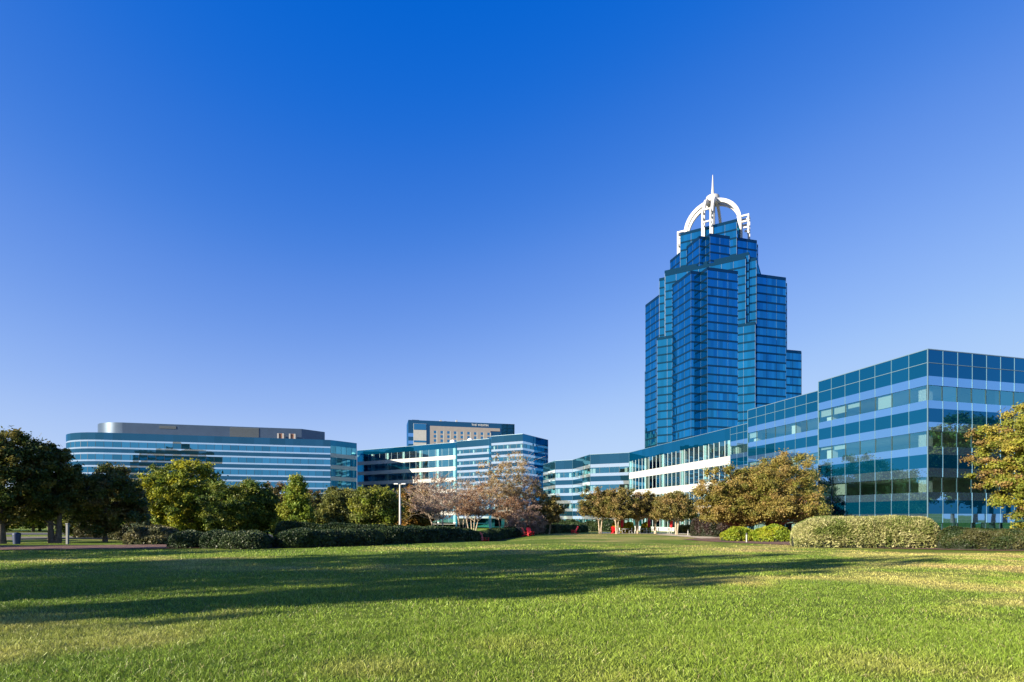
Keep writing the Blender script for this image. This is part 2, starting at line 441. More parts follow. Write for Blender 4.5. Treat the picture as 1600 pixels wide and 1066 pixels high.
def std_bands(top, bottom, win='win', dark='dark', hs=(.78, 1.30, .68, 1.17), sv='silver'):
    """parapet, then floors of mirror band, window, mirror band, dark spandrel"""
    out = [(top - 2.24, top, dark)]; z = top - 2.24
    while z > bottom:
        for h, ty in zip(hs, (sv, win, sv, dark)):
            out.append((z - h, z, ty)); z -= h
            if z <= bottom: break
    return out
def white_bands(top, bottom, win='win'):
    out = [(top - 1.9, top, 'dark')]; z = top - 1.9
    while z > bottom:
        for h, ty in ((2.58, win), (1.35, 'white')):
            out.append((z - h, z, ty)); z -= h
            if z <= bottom: break
    return out

def interior(parent, poly, bands, depth=7.0, col_step=8.4, col_w=.7, col_in=.9, trim=.6, dz=0.0, blinds=0.0):
    """ceilings, floors, back walls and columns behind the clear ribbon windows"""
    zs = [(z0, z1) for z0, z1, t in bands if t == 'win']
    zmin = min(z for z, _ in zs) - .3; zmax = max(z for _, z in zs) + .3
    for a, b in zip(poly[:-1], poly[1:]):
        a = np.array(a, float); b = np.array(b, float); L = np.hypot(*(b - a)); d = (b - a) / L; nrm = np.array([d[1], -d[0]]); ang = math.atan2(d[1], d[0])
        mid = (a + b) / 2; c = mid - nrm * (depth / 2 + .2) + d * (trim - .6) / 2
        for z0, z1 in zs:
            mb = MB(); mb.box((*c, z1 + .16 + dz), (L - trim + .3, depth, .18), ang)
            k = int(L / 2.4)
            for i in range(k):     # ceiling bulkheads hang from the ceiling
                q = a + d * (i + .5) * L / k - nrm * (1.2 + 2.2 * ((i * 7) % 3)); mb.box((*q, z1 + .03), (1.5, .5, .08), ang)
            mb.build('ceiling', 'ceiling_white', parent)
            mb = MB(); mb.box((*c, z0 - .62 + dz), (L - trim + .3, depth, .12), ang); mb.build('floor_slab', 'carpet', parent)
        cw = mid - nrm * (depth + .3) + d * (trim - .6) / 2
        mb = MB(); mb.box((*cw, (zmin + zmax) / 2), (L - trim - .6, .2, zmax - zmin), ang); mb.build('core_wall', 'interior_wall', parent)
        if blinds:
            for z0, z1 in zs:
                for i in range(int(L / 1.68)):
                    if rng.random() < blinds:
                        h = (z1 - z0) * rng.choice([.25, .4, .6, .95]); q = a + d * (i + .5) * 1.68 - nrm * .28
                        mb = MB(); mb.box((*q, z1 + .05 - h / 2), (1.5, .03, h), ang); mb.build('blind', 'blind_fabric', parent)
        k = max(1, int(round(L / col_step)))
        for i in range(k + 1):
            q = a + d * min(max(L * i / k, col_in), L - col_in) - nrm * col_in
            mb = MB(); mb.box((*q, (zmin + zmax) / 2), (col_w, col_w, zmax - zmin), ang); mb.build('column', 'white_paint', parent)

# ---- building on the right: stepped teal office block
U = np.array([-.254, .967]); W = np.array([.967, .254]); C0 = np.array([35.5, 47.0])
def ca_(t, s): return tuple(C0 + U * t + W * s)
office = thing('office_building', 'long stepped teal glass office building on the right with mirror bands and sharp corner', 'office building', (0, 0, 0))
TOP = 16.02
sb = std_bands(TOP, -1.0)
sbr = std_bands(TOP, -1.0, 'win', 'blue')
wb = white_bands(TOP, -1.4)
near_l = [ca_(11.76, 0), ca_(0, 0)]
near_r = [ca_(0, 0), ca_(0, 62)]
mid_l = [ca_(27.1, 3.2), ca_(11.76, 3.2)]
far_a = [ca_(40.0, 10), ca_(27.1, 10)]
far_b = [ca_(75.3, 10), ca_(40.0, 10)]
P5 = ca_(75.3, 10)
elbow = [(8.5, 150), (11, 140), (15.2, 138), (17.9, 126), P5]
facade(office, near_l, sb); facade(office, near_r, sbr); facade(office, mid_l, sb); facade(office, far_a, sb)
facade(office, far_b, wb, 1.5, 'mullion_pale', .06, .10, 'mullion_pale', True)
sbe = std_bands(TOP, -1.0, 'win', 'slate', sv='pale'); facade(office, elbow, sbe, 2.0, noseam=True)
facade(office, [ca_(11.76, 3.2), ca_(11.76, 0)], [(-2, TOP, 'dark')]); facade(office, [ca_(27.1, 10), ca_(27.1, 3.2)], [(-2, TOP, 'dark')])
interior(office, near_l, sb, blinds=.35); interior(office, near_r, sbr, trim=8.2, dz=.006, blinds=.15)
for pl in (mid_l, far_a): interior(office, pl, sb, blinds=.25)
interior(office, far_b, wb, 8, 6.8, .75, .5)
interior(office, elbow, sb, 6, 8, .6, .8)
mb = MB()
footA = [(8.5, 150), (11, 140), (15.2, 138), (17.9, 126), P5, ca_(27.1, 10), ca_(27.1, 3.2), ca_(11.76, 3.2), ca_(11.76, 0), ca_(0, 0), ca_(0, 62), ca_(60, 62), ca_(105, 24)]
mb.add([(x, y, TOP - .35) for x, y in footA], [tuple(range(len(footA)))]); mb.build('roof', 'roof_grey', office)
mb = MB()
for a, b in zip(footA[:-3], footA[1:-2]):
    a = np.array(a); b = np.array(b); L = np.hypot(*(b - a)); d = (b - a) / L; nrm = np.array([d[1], -d[0]])
    mb = MB(); mb.box((*((a + b) / 2 - nrm * .12), TOP + .035), (L, .30, .07), math.atan2(d[1], d[0])); mb.build('coping', 'coping', office)
mb = MB()
for p_ in (ca_(0, 0), ca_(11.76, 0), ca_(27.1, 3.2), P5, (17.9, 126), (15.2, 138), (11, 140)):
    mb = MB(); mb.box((p_[0], p_[1], 7.0), (.07, .07, 18.0), math.atan2(W[1], W[0])); mb.build('corner_trim', 'mullion_metal', office)
mb = MB()
for a, b in ((ca_(0, 62), ca_(60, 62)), (ca_(60, 62), ca_(105, 24)), (ca_(105, 24), (8.5, 150))):
    mb.add([(*a, -3), (*b, -3), (*b, TOP), (*a, TOP)], [(0, 1, 2, 3)])
mb.build('rear_wall', 'band_teal', office)
# underside wall down to the ground
mb = MB()
for pl in (near_l, near_r, mid_l, far_a, far_b, elbow):
    for a, b in zip(pl[:-1], pl[1:]):
        a = np.array(a); b = np.array(b); L = np.hypot(*(b - a)); d = (b - a) / L; nrm = np.array([d[1], -d[0]])
        mb = MB(); mb.box((*((a + b) / 2 - nrm * .25), -2.2), (L - .02, .3, 2.4), math.atan2(d[1], d[0])); mb.build('plinth', 'louvre_dark', office)

# ---- block in the middle, before the hotel
blockB = thing('office_building', 'seven storey blue glass block in the middle, white bands, stepping up to a corner', 'office building')
TB = 27.9
b1 = [(-61, 216.7), (-19.8, 193)]; b2 = [(-19.0, 190.5), (-7.7, 184.0)]; b3 = [(-6.7, 178.4), (3.4, 173.3)]; b4 = [(3.4, 173.3), (12.3, 187.2)]
stdB = std_bands(TB, 2, 'win', 'slate', sv='pale'); whB = white_bands(TB, 2, 'win')
facade(blockB, b1, whB, 3.0, 'mullion_pale', .08, .10, 'mullion_metal', True); interior(blockB, b1, whB, 8, 7.4, 1.0, .6)
for b_ in (b2, b3): facade(blockB, b_, stdB, 2.4, noseam=True); interior(blockB, b_, stdB, 6, 6, .5, .8)
facade(blockB, b4, std_bands(TB, 2, 'swin', 'blue', sv='pale'), 2.4, noseam=True)
facade(blockB, [(-19.8, 193), (-19.0, 190.5)], [(-2, TB, 'dark')]); facade(blockB, [(-7.7, 184), (-6.7, 178.4)], [(-2, TB, 'dark')])
footB = [b1[0], b1[1], b2[0], b2[1], b3[0], b3[1], b4[1], (-8, 200), (-50, 235)]
mb = MB(); mb.add([(x, y, TB - .35) for x, y in footB], [tuple(range(9))]); mb.build('roof', 'roof_grey', blockB)
mb = MB()
for a, b in ((footB[6], footB[7]), (footB[7], footB[8]), (footB[8], footB[0])): mb.add([(*a, -3), (*b, -3), (*b, TB), (*a, TB)], [(0, 1, 2, 3)])
mb.build('rear_wall', 'band_teal', blockB)
mb = MB()
for a, b in zip(footB[:6], footB[1:7]):
    a = np.array(a); b = np.array(b); L = np.hypot(*(b - a)); d = (b - a) / L; nrm = np.array([d[1], -d[0]])
    mb = MB(); mb.box((*((a + b) / 2 - nrm * .12), TB + .04), (L, .3, .08), math.atan2(d[1], d[0])); mb.build('coping', 'coping', blockB)
for x, y in ((-21, 196), (-14.5, 192)):
    t = MB(); t.tube([(x, y, TB - .3), (x, y, TB + .8), (x, y, TB + 1.3)], [1.1, 1.1, .5], 14); t.build('roof_vent', 'white_paint', blockB)

# ---- curved block on the left
blockC = thing('office_building', 'wide blue glass block on the left with rounded end and grey metal penthouse', 'office building')
cC = np.array([-130.2, 186.0]); RC = 16.0
dC = np.array([.972, .236]); nC = np.array([.236, -.972])
arc = [tuple(cC + RC * (nC * math.cos(a) - dC * math.sin(a))) for a in np.linspace(math.pi, 0, 22)]
k1 = (-61.6, 186.8); k2 = (-55.0, 195.0)
TC = 27.9
curve = arc + [k1]
facade(blockC, curve, std_bands(TC, 2, 'swin', 'slate', (.50, 1.72, .48, 1.23), 'pale'), 2.4, noseam=True)
facade(blockC, [k1, k2], white_bands(TC, 2, 'win'), 2.0, noseam=True); interior(blockC, [k1, k2], white_bands(TC, 2), 4, 5, .5, .8)
footC = curve + [k2, (-62, 214)]
mb = MB(); mb.add([(x, y, TC - .35) for x, y in footC], [tuple(range(len(footC)))]); mb.build('roof', 'roof_grey', blockC)
mb = MB()
for a, b in ((k2, footC[-1]), (footC[-1], arc[0])): mb.add([(*a, -3), (*b, -3), (*b, TC), (*a, TC)], [(0, 1, 2, 3)])
mb.build('rear_wall', 'band_teal', blockC)
arc2 = [tuple(cC + np.array([3.0, .4]) + (RC - 5.5) * (nC * math.cos(a) - dC * math.sin(a))) for a in np.linspace(math.pi, 0, 18)]
e1_ = tuple(np.array(arc2[-1]) + dC * 54.0); e2_ = tuple(np.array(e1_) + np.array([.62, .78]) * 9.0)
ph = arc2 + [e1_, e2_, tuple(np.array(e2_) - dC * 30 - nC * 8)]
mb = MB(); n_ = len(ph); ztop = 32.0
mb.add([(x, y, TC - .4) for x, y in ph] + [(x, y, ztop) for x, y in ph], [(i, (i + 1) % n_, n_ + (i + 1) % n_, n_ + i) for i in range(17)], True)
mb.add([(x, y, TC - .4) for x, y in ph] + [(x, y, ztop) for x, y in ph], [(i, (i + 1) % n_, n_ + (i + 1) % n_, n_ + i) for i in range(17, n_)] + [tuple(range(n_, 2 * n_))])
pent = mb.build('penthouse', 'penthouse_metal', blockC)
for s0, w_, z_, h_ in ((21, 5.0, 30.9, .9), (46, 9.0, 30.0, 3.4)):  # the short upper panel is a stand-in for the illegible rooftop sign
    c = np.array(arc2[-1]) + dC * (s0 - 8 if s0 < 30 else s0 - 10) + nC * .08
    mb = MB()
    mb.box((*(c - nC * .03), z_), (w_, .1, h_), math.atan2(dC[1], dC[0]))
    for k in range(int(h_ / .3)): mb.box((*c, z_ - h_ / 2 + .15 + k * .3), (w_ - .1, .14, .2), math.atan2(dC[1], dC[0]))
    mb.build('slatted_panel', 'louvre_dark', pent)
for s0 in (47.5, 51.2):
    c = np.array(arc2[-1]) + dC * s0 + nC * 1.2
    mb = MB(); ang = math.atan2(dC[1], dC[0])
    mb.box((*(c - dC * .8), 28.9), (.5, .8, 2.2), ang); mb.box((*(c + dC * .8), 28.9), (.5, .8, 2.2), ang); mb.box((*c, 27.9), (1.1, .8, .5), ang)
    fr = mb.build('exhaust_frame', 'light_metal', blockC)
    mb = MB(); mb.box((*(c - nC * .1), 29.1), (1.0, .5, 1.8), ang); mb.build('exhaust_grille', 'brown_brick', fr)

# ---- hotel far behind
hotel = thing('hotel_tower', 'distant beige and dark blue hotel with rows of square windows above the middle block', 'hotel')
hA = np.array([-71.6, 380.0]); hB = np.array([1.85, 398.0]); hL = np.hypot(*(hB - hA)); hd = (hB - hA) / hL; hn = np.array([hd[1], -hd[0]]); hang = math.atan2(hd[1], hd[0])
HT = 68.9
def hp(px): # distance along the front of something seen at column px
    k = (px - 800) / F; return (hA[0] - k * hA[1]) / (k * hd[1] - hd[0])
def hbox(mb, s0, s1, z0, z1, out, thick=.6):
    c = hA + hd * (s0 + s1) / 2 + hn * (out - thick / 2); mb.box((*c, (z0 + z1) / 2), (s1 - s0, thick, z1 - z0), hang)
mb = MB(); hbox(mb, 0, hL, -3, HT, 0, 22); mb.build('wall', 'band_slate', hotel)
mb = MB(); hbox(mb, hp(672), hp(766), 10, 65.3, .5, .9); hbox(mb, hp(766), hp(781), 63.2, 65.3, .5, .9); hwall = mb.build('beige_wall', 'beige_concrete', hotel)
mb = MB(); hbox(mb, hp(646), hp(666), 10, 66.5, .6, 1.0)
mb.build('white_bay', 'white_panel', hotel)
for z in (62.2, 53.5, 50.0, 46.5):
    mb = MB(); hbox(mb, hp(646.5), hp(665.5), z, z + 1.3 if z < 60 else z + 4.2, .72, .3); mb.build('ribbon_window', 'win_solid', hotel)
for i in range(9):
    s = hp(679.5 + 10.45 * i)
    for j in range(5):
        z = 61.1 - 2.97 * j
        mb = MB(); hbox(mb, s - .85, s + .85, z - .9, z + .9, .56, .2); mb.build('window', 'win_solid', hotel)
        if j == 0:
            mb = MB(); hbox(mb, s + .95, s + 1.75, 48, 62, .53, .2); mb.build('pale_panel', 'white_panel', hotel)
for px_, w_, h_ in ((650, 5, .9), (690, 1.2, 1.6), (697, 2.0, .8), (715, 1.0, 2.0)):
    mb = MB(); s = hp(px_); hbox(mb, s - w_ / 2, s + w_ / 2, HT, HT + h_, -4, 3); mb.build('roof_plant', 'light_metal' if w_ < 1.5 else 'dark_metal', hotel)
mb = MB(); hbox(mb, 0, hp(666), 57.3, 59.8, .08, .2); hbox(mb, 0, hp(666), 52.3, 54.6, .08, .2); mb.build('mirror_band', 'band_silver', hotel)
cu = bpy.data.curves.new('sign_lettering', 'FONT'); cu.body = 'THE WESTIN'; cu.size = 2.0; cu.extrude = .12; cu.align_x = 'CENTER'; cu.align_y = 'CENTER'
cu.space_character = 1.08
cu.materials.append(MATS['white_paint'])
tmp = bpy.data.objects.new('sign_lettering', cu)
so = bpy.data.objects.new('sign_lettering', bpy.data.meshes.new_from_object(tmp)); link(so, hotel); bpy.data.objects.remove(tmp)
c = hA + hd * hp(750) + hn * .25
so.location = (*c, 67.1); so.rotation_euler = (math.radians(90), 0, hang)

# ---- the tower
E1 = np.array([.866, -.5]); N1 = np.array([-.5, -.866]); TC0 = np.array([93.0, 255.0])
def tw(p_, q_): return TC0 + E1 * p_ + N1 * q_
tower = thing('skyscraper', 'tall blue glass skyscraper of stepped shafts with white arched crown and spire', 'skyscraper')
FL = 3.6
def shaft(name, poly, z0, z1, pane=1.5, rib=4.5):
    """poly in tower axes, clockwise seen from above so that faces look outward"""
    pts = [tw(*q) for q in poly]
    area = sum(a[0] * b[1] - b[0] * a[1] for a, b in zip(pts, pts[1:] + pts[:1]))
    if area < 0: pts = pts[::-1]
    loop = pts + [pts[0]]
    V = []; T = []; SP = []; ST = []; rb = []
    ztop = z1 - 1.3
    for a, b in zip(loop[:-1], loop[1:]):
        L = np.hypot(*(b - a))
        if L < .3: continue
        d = (b - a) / L; nrm = np.array([d[1], -d[0]]); k = max(1, int(round(L / pane)))
        z = ztop
        while z > z0:
            zb = max(z - 2.85, z0)
            for i in range(k):
                p0 = a + d * L * i / k; p1 = a + d * L * (i + 1) / k
                V.append([(*p0, zb), (*p1, zb), (*p1, z), (*p0, z)]); T.append(rng.normal(0, 1, 3))
            a2 = a + nrm * .06; b2 = b + nrm * .06
            z2 = z + (1.3 if z == ztop else FL - 2.85)
            SP.append([(*a2, z), (*b2, z), (*b2, z2), (*a2, z2)]); ST.append((0, 0, 0))
            SP.append([(*a, z), (*b, z), (*b2, z), (*a2, z)]); ST.append((0, 0, 0))
            z -= FL
        kk = max(1, int(round(L / rib)))
        for i in range(kk + 1):
            c = a + d * L * i / kk; rb += box_quads((*c, (z0 + z1 - 1.3) / 2), (.07, .12, z1 - z0 - 1.3), math.atan2(d[1], d[0]))
    n1, n2 = len(V), len(SP); V = V + SP + rb; T = T + ST + [(0, 0, 0)] * len(rb)
    g = link(bpy.data.objects.new(name, quad_mesh(name, V, ['tower_glass', 'tower_spandrel', 'tower_rib'], None, T, [0] * n1 + [1] * n2 + [2] * len(rb))), tower)
    rf = MB(); rf.add([(x, y, z1 - .2) for x, y in pts], [tuple(range(len(pts)))]); rf.build('roof', 'roof_grey', g)
def sq(h): return [(-h, -h), (h, -h), (h, h), (-h, h)]
def cross(h, c): return [(-c, -h), (c, -h), (c, -c), (h, -c), (h, c), (c, c), (c, h), (-c, h), (-c, c), (-h, c), (-h, -c), (-c, -c)]
def prow(base, w, notch, rot, off=0.0):
    """wedge on a core face: 90 degree prow with a notched nose"""
    r = w - notch
    pts = [(-w, base - 1), (-w, base), (-notch, base + r), (0, base + r - notch), (notch, base + r), (w, base), (w, base - 1)]
    out = []
    for p_, q_ in pts:
        p_ += off
        for _ in range(rot): p_, q_ = q_, -p_
        out.append((p_, q_))
    return out
shaft('core_shaft', sq(20.3), -3, 82.5)
shaft('core_shaft', cross(20.3, 16.6), 82, 110.5)
shaft('core_shaft', sq(17.6), 82, 113.0)
shaft('core_shaft', sq(12.0), 112.5, 131.0)
for r_ in range(4): shaft('prow_shaft', prow(20.3, 13.6, 3.3, r_), -3, 104.8)
for r_ in range(4): shaft('prow_shaft', prow(12.0, 9.2, 2.2, r_), 104, 124.2)
shaft('shoulder_shaft', prow(20.3, 16.8, 1.0, 1, 7.0), -3, 74.8)
shaft('shoulder_shaft', prow(17.6, 8, 2.0, 1, 3.0), 100, 108.5)
shaft('shoulder_shaft', prow(20.3, 15.4, 2.5, 3, -7.0), -3, 74.5)
# crown: two crossing pairs of arches, four framed buttresses, mast
def tw3(p_, q_, z): return (*tw(p_, q_), z)
def arch(rot):
    root = None
    for sgn in (-1, 1):
        mb = MB(); N = 30; ring = []
        prof = [(-1.0, 123.5)] + [(-math.cos(math.pi * i / N), math.sin(math.pi * i / N)) for i in range(N + 1)] + [(1.0, 123.5)]
        for cx, sz in prof:       # round arch on straight legs
            for rr in (12.6, 11.0):
                for off in (-.55, .55):
                    p_ = rr * cx; q_ = sgn * 1.75 + off; z = sz if sz > 2 else 135.4 + rr * sz
                    pp, qq = (p_, q_) if rot == 0 else (q_, -p_)
                    ring.append(tw3(pp, qq, z))
        fs = []
        for i in range(len(prof) - 1):
            b = i * 4; c = b + 4
            for u, v in ((0, 1), (1, 3), (3, 2), (2, 0)): fs.append((b + u, b + v, c + v, c + u))
        mb.add(ring, fs); mb.build('arch', 'crown_white', tower)
arch(0); arch(1)
for r_ in range(4):
    def rot(p_, q_):
        for _ in range(r_): p_, q_ = q_, -p_
        return p_, q_
    mb = MB(); ang = math.atan2(E1[1], E1[0]) + (math.pi / 2 if r_ % 2 else 0)
    for s_ in (-1.75, 1.75):
        x, y = tw(*rot(s_, 15.5)); mb.box((x, y, 130.4), (.6, .6, 13.6), ang)
        for z, r0 in ((136.8, 10.6), (134.2, 11.8), (131.4, 13.4), (128.6, 14.8)):
            x, y = tw(*rot(s_, (15.2 + r0) / 2)); mb.box((x, y, z), (.6, 15.0 - r0, .7), ang)
    for z in (136.8, 131.4):
        x, y = tw(*rot(0, 15.5)); mb.box((x, y, z), (2.6, .6, .6), ang)
    mb.build('buttress_frame', 'crown_white', tower)
mb = MB(); cx_, cy_ = TC0
mb.tube([(cx_, cy_, 130), (cx_, cy_, 148.5)], [1.1, 1.1], 12); mb.build('mast_base', 'crown_white', tower)
mb = MB(); mb.tube([(cx_, cy_, 147.5), (cx_, cy_, 150.5), (cx_, cy_, 154), (cx_, cy_, 160.2)], [1.3, .85, .5, .15], 12); mb.build('spire', 'crown_white', tower)
mb = MB(); mb.tube([(cx_, cy_, 147.2), (cx_, cy_, 149.9)], [3.0, 3.0], 16); mb.build('crown_hub', 'crown_white', tower)

# ---- brick offices behind the camera, seen mirrored in the curved block
brick = thing('brick_building', 'brown brick office building behind the lawn, seen only as a reflection in the glass', 'office building', (-122, -130, -1), .24)
mb = MB(); mb.box((0, 0, 27), (50, 20, 54)); mb.box((-34, 0, 20), (19, 16, 40)); mb.box((4, 0, 56), (18, 12, 4.2)); bw = mb.build('wall', 'brown_brick', brick)
for k in range(13):
    mb = MB(); mb.box((0, 10.05, 3.2 + 3.9 * k), (47, .2, 1.7)); mb.build('ribbon_window', 'win_solid', brick)
mb = MB(); mb.box((0, 10.2, 53.4), (51, .6, 1.4)); mb.build('cornice', 'beige_concrete', brick)

# ------------------------------------------------------------------ plants
GAIN = 1.30
def leaves(centers, radii, nper, size, pal, r, flat=.75, upbias=.5, weights=None, jit=.25, elong=1.7):
    """leaf quads scattered round clump centres; every clump has its own tone"""
    n = len(centers) * nper
    c = np.repeat(np.asarray(centers), nper, 0); rad = np.repeat(np.asarray(radii), nper)
    d = r.normal(0, 1, (n, 3)); d /= np.linalg.norm(d, axis=1)[:, None]
    rr = np.minimum(np.abs(r.normal(0, .62, n)), 1.6)
    pos = c + d * (rad * rr)[:, None] * np.array([1, 1, flat])
    nrm = r.normal(0, 1, (n, 3)) + d * .8 + np.array([0, 0, upbias]); nrm /= np.linalg.norm(nrm, axis=1)[:, None]
    t = np.cross(nrm, r.normal(0, 1, (n, 3))); t /= np.linalg.norm(t, axis=1)[:, None] + 1e-9
    b = np.cross(nrm, t)
    s = size * r.uniform(.6, 1.35, n)
    t = t * (s * elong / 2)[:, None]; b = b * (s / 2)[:, None]
    V = np.stack([pos - t, pos - b + t * .15, pos + t, pos + b + t * .15], 1)
    pal = np.asarray(pal, float)
    ci = r.choice(len(pal), len(centers), p=weights)
    tone = r.uniform(.75, 1.25, len(centers))
    pal = pal * GAIN
    col = np.repeat(pal[ci] * tone[:, None], nper, 0) * r.uniform(1 - jit, 1 + jit, (n, 1))
    mixc = pal[r.choice(len(pal), n, p=weights)]
    k = r.random(n)[:, None] * .5
    return V, np.clip(col * (1 - k) + mixc * k, 0, 1)

def crown_centers(kind, n, R, z0, z1, r, lobes=7):
    """clump centres of a crown of half-width R between heights z0 and z1, with a lobed outline"""
    ld = r.normal(0, 1, (lobes, 3)); ld /= np.linalg.norm(ld, axis=1)[:, None]; la = r.uniform(.08, .46, lobes)
    out = []
    while len(out) < n:
        d = r.normal(0, 1, 3); d /= np.linalg.norm(d)
        rad = (.35 + .65 * r.random() ** .55)
        bump = .80 + float(np.sum(la * np.clip((ld @ d - .55) / .45, 0, 1)))
        h = (z1 - z0) / 2; zc = (z0 + z1) / 2
        if kind == 'round':
            p_ = d * rad * bump; x, y, z = p_[0] * R, p_[1] * R, zc + p_[2] * h
        elif kind == 'cone':
            t = r.random() ** 1.5; w = R * (1 - t) ** .8 * (.9 + .25 * math.sin(t * 23 + 5 * d[0]))
            a = math.atan2(d[1], d[0]); q = r.random() ** .5 * w * min(bump, 1.15); x, y, z = q * math.cos(a), q * math.sin(a), z0 + t * (z1 - z0)
            if t < .05 and r.random() < .5: continue
        elif kind == 'dome':
            p_ = d * rad * bump; zz = p_[2]
            if zz < -.35: zz *= .45
            x, y, z = p_[0] * R, p_[1] * R, z0 + (z1 - z0) * (zz + .45) / 1.45
        out.append((x, y, z))
    return np.array(out)

def tree(name, label, px, Y, top_y, hw, kind, pal, base_frac=.25, nclump=110, nper=120, leaf=.2, clump=.2, trunk_r=.16,
         stems=1, bark='bark_grey', lean=0.0, seed=1, group=None, cat='tree', twigs=0, weights=None, x=None, H=None, flat=.75, skirt=None, spread=.5):
    r = np.random.default_rng(seed); X = gx(px, Y) if x is None else x
    nclump = int(nclump * 1.9); nper = int(nper * 1.45); clump *= .82; leaf *= .66
    g = gz(X, Y); H = H or (1.7 + (808 - top_y) / F * Y - g); R = hw if x is not None else hw / F * Y
    root = thing(name, label, cat, (X, Y, g), 0, group)
    z0 = H * base_frac
    cs = crown_centers(kind, nclump, R * (1 - clump * .6), z0, H - clump * R * .6, r)
    cs[:, 0] += lean * (cs[:, 2] / H)
    V, C = leaves(cs, np.full(len(cs), clump * R) * r.uniform(.6, 1.35, len(cs)), nper, leaf, pal, r, flat, .5, weights)
    crown = link(bpy.data.objects.new('crown', quad_mesh('crown', V, 'leaf', C)), root)
    mb = MB()
    ends = cs[np.argsort(r.random(len(cs)))]
    per = max(4, min(14, len(ends) // (4 * stems)))
    for s_ in range(stems):
        a = 2 * math.pi * (s_ + r.random() * .6) / stems
        off = np.array([math.cos(a), math.sin(a), 0]) * (.25 * (stems > 1)) * spread * 2
        tr = trunk_r * r.uniform(.8, 1.15)
        ztop = H * (.82 if kind in ('cone', 'round') else .62)
        out = np.array([math.cos(a), math.sin(a)]) * R * (.35 if stems > 1 else .05) * spread * 2
        path = []
        for k in range(7):
            t = k / 6
            path.append((off[0] + out[0] * t ** 1.3 + lean * t + r.normal(0, .03) * H * .08, off[1] + out[1] * t ** 1.3 + r.normal(0, .03) * H * .08, -.15 + (ztop + .15) * t))
        rad = [tr * (1.35 if k == 0 else 1) * (1 - .8 * k / 6) + .012 for k in range(7)]
        mb.tube(path, rad, 9)
        P = np.array(path)
        for e in ends[s_ * per:(s_ + 1) * per]:
            zs = min(max(z0 * .8, e[2] - .35 * math.hypot(e[0], e[1]) - .2 * H * r.random()), ztop * .9)
            st = np.array([np.interp(zs, P[:, 2], P[:, 0]), np.interp(zs, P[:, 2], P[:, 1]), zs])
            lr = tr * .42 * (1 - .5 * zs / H)
            mid = st * .5 + e * .5 + np.array([0, 0, -.06 * np.linalg.norm(e - st)]) + r.normal(0, .05, 3) * R * .4
            mb.tube([st, mid, e], [lr, lr * .6, lr * .2 + .006], 6, False)
            for _ in range(twigs):
                e2 = e + r.normal(0, .28, 3) * R * np.array([1, 1, .8]) + np.array([0, 0, .18 * R])
                mb.tube([mid * .4 + e * .6, (e + e2) / 2 + r.normal(0, .03, 3) * R, e2], [lr * .3 + .008, .014, .007], 4, False)
    mb.build('trunk', bark, root)
    return root

DARK = [(.034, .062, .014), (.046, .074, .016), (.080, .090, .018), (.13, .11, .02)]
YEL = [(.26, .25, .015), (.16, .19, .018), (.085, .13, .016), (.05, .085, .015)]
GRN = [(.070, .112, .016), (.10, .14, .018), (.145, .16, .022), (.045, .076, .014)]
LIME = [(.15, .20, .018), (.10, .155, .018), (.20, .21, .022)]
OLIVE = [(.10, .115, .025), (.14, .14, .030), (.075, .09, .020)]
BROWN = [(.15, .095, .042), (.11, .085, .032), (.19, .12, .05)]
ORANGE = [(.20, .105, .018), (.15, .10, .02), (.09, .085, .018)]
PINKB = [(.25, .17, .13), (.20, .14, .105), (.29, .205, .155)]
RUST = [(.22, .125, .075), (.25, .155, .095), (.18, .11, .065)]
TAN = [(.26, .185, .09), (.21, .16, .07), (.29, .21, .11)]
MYRT = [(.18, .138, .044), (.15, .13, .034), (.21, .145, .056), (.10, .105, .025)]
BIGM = [(.21, .165, .042), (.18, .155, .034), (.24, .165, .055), (.12, .125, .022)]
CONI = [(.085, .115, .070), (.065, .095, .055), (.11, .14, .085)]
RIGHT = [(.20, .205, .026), (.16, .18, .024), (.24, .20, .035), (.12, .15, .02), (.22, .14, .055)]

tree('broadleaf_tree', 'large dark green tree cut by the left edge of the photo, on the mulch bed', 3, 44, 662, 72, 'round', DARK, .18, 150, 170, .20, .2, .24, seed=11)
tree('broadleaf_tree', 'dark green tree with forked trunk and open top, second from the left edge', 86, 46, 686, 46, 'round', DARK, .18, 130, 170, .20, .2, .26, stems=2, spread=.4, seed=112)
tree('broadleaf_tree', 'lower dark tree with bronze tinted top, left of the small pale conifer', 164, 49, 722, 50, 'round', DARK + [(.12, .085, .025)], .10, 120, 170, .20, .2, .18, seed=13)
tree('conifer_tree', 'small pale grey green conifer between dark trees on the left', 221, 54, 764, 20, 'cone', CONI, .05, 120, 110, .15, .22, .1, seed=14)
tree('broadleaf_tree', 'rounded tree with bright yellow top in front of the curved block', 282, 62, 720, 54, 'round', YEL, .08, 150, 170, .24, .19, .2, seed=15, weights=[.38, .26, .2, .16])
tree('broadleaf_tree', 'brownish thin tree between the yellow topped tree and a green one', 338, 78, 748, 34, 'round', BROWN + OLIVE, .15, 90, 110, .24, .22, .16, seed=16)
tree('broadleaf_tree', 'full green tree standing left of the yellow green pyramid tree', 388, 60, 743, 50, 'round', GRN, .06, 140, 170, .22, .2, .18, seed=17)
tree('broadleaf_tree', 'bronze tree peeping up behind the green one and the yellow green pyramid', 428, 82, 752, 32, 'round', BROWN + OLIVE, .15, 90, 110, .26, .22, .16, seed=18)
tree('pyramid_tree', 'pointed yellow green pyramid tree before the right end of the curved block', 463, 58, 741, 47, 'cone', LIME, .10, 190, 130, .21, .17, .14, seed=19)
tree('broadleaf_tree', 'olive tree right of the pointed pyramid tree, under the gap between blocks', 530, 76, 752, 40, 'round', OLIVE, .06, 110, 140, .26, .2, .16, seed=20)
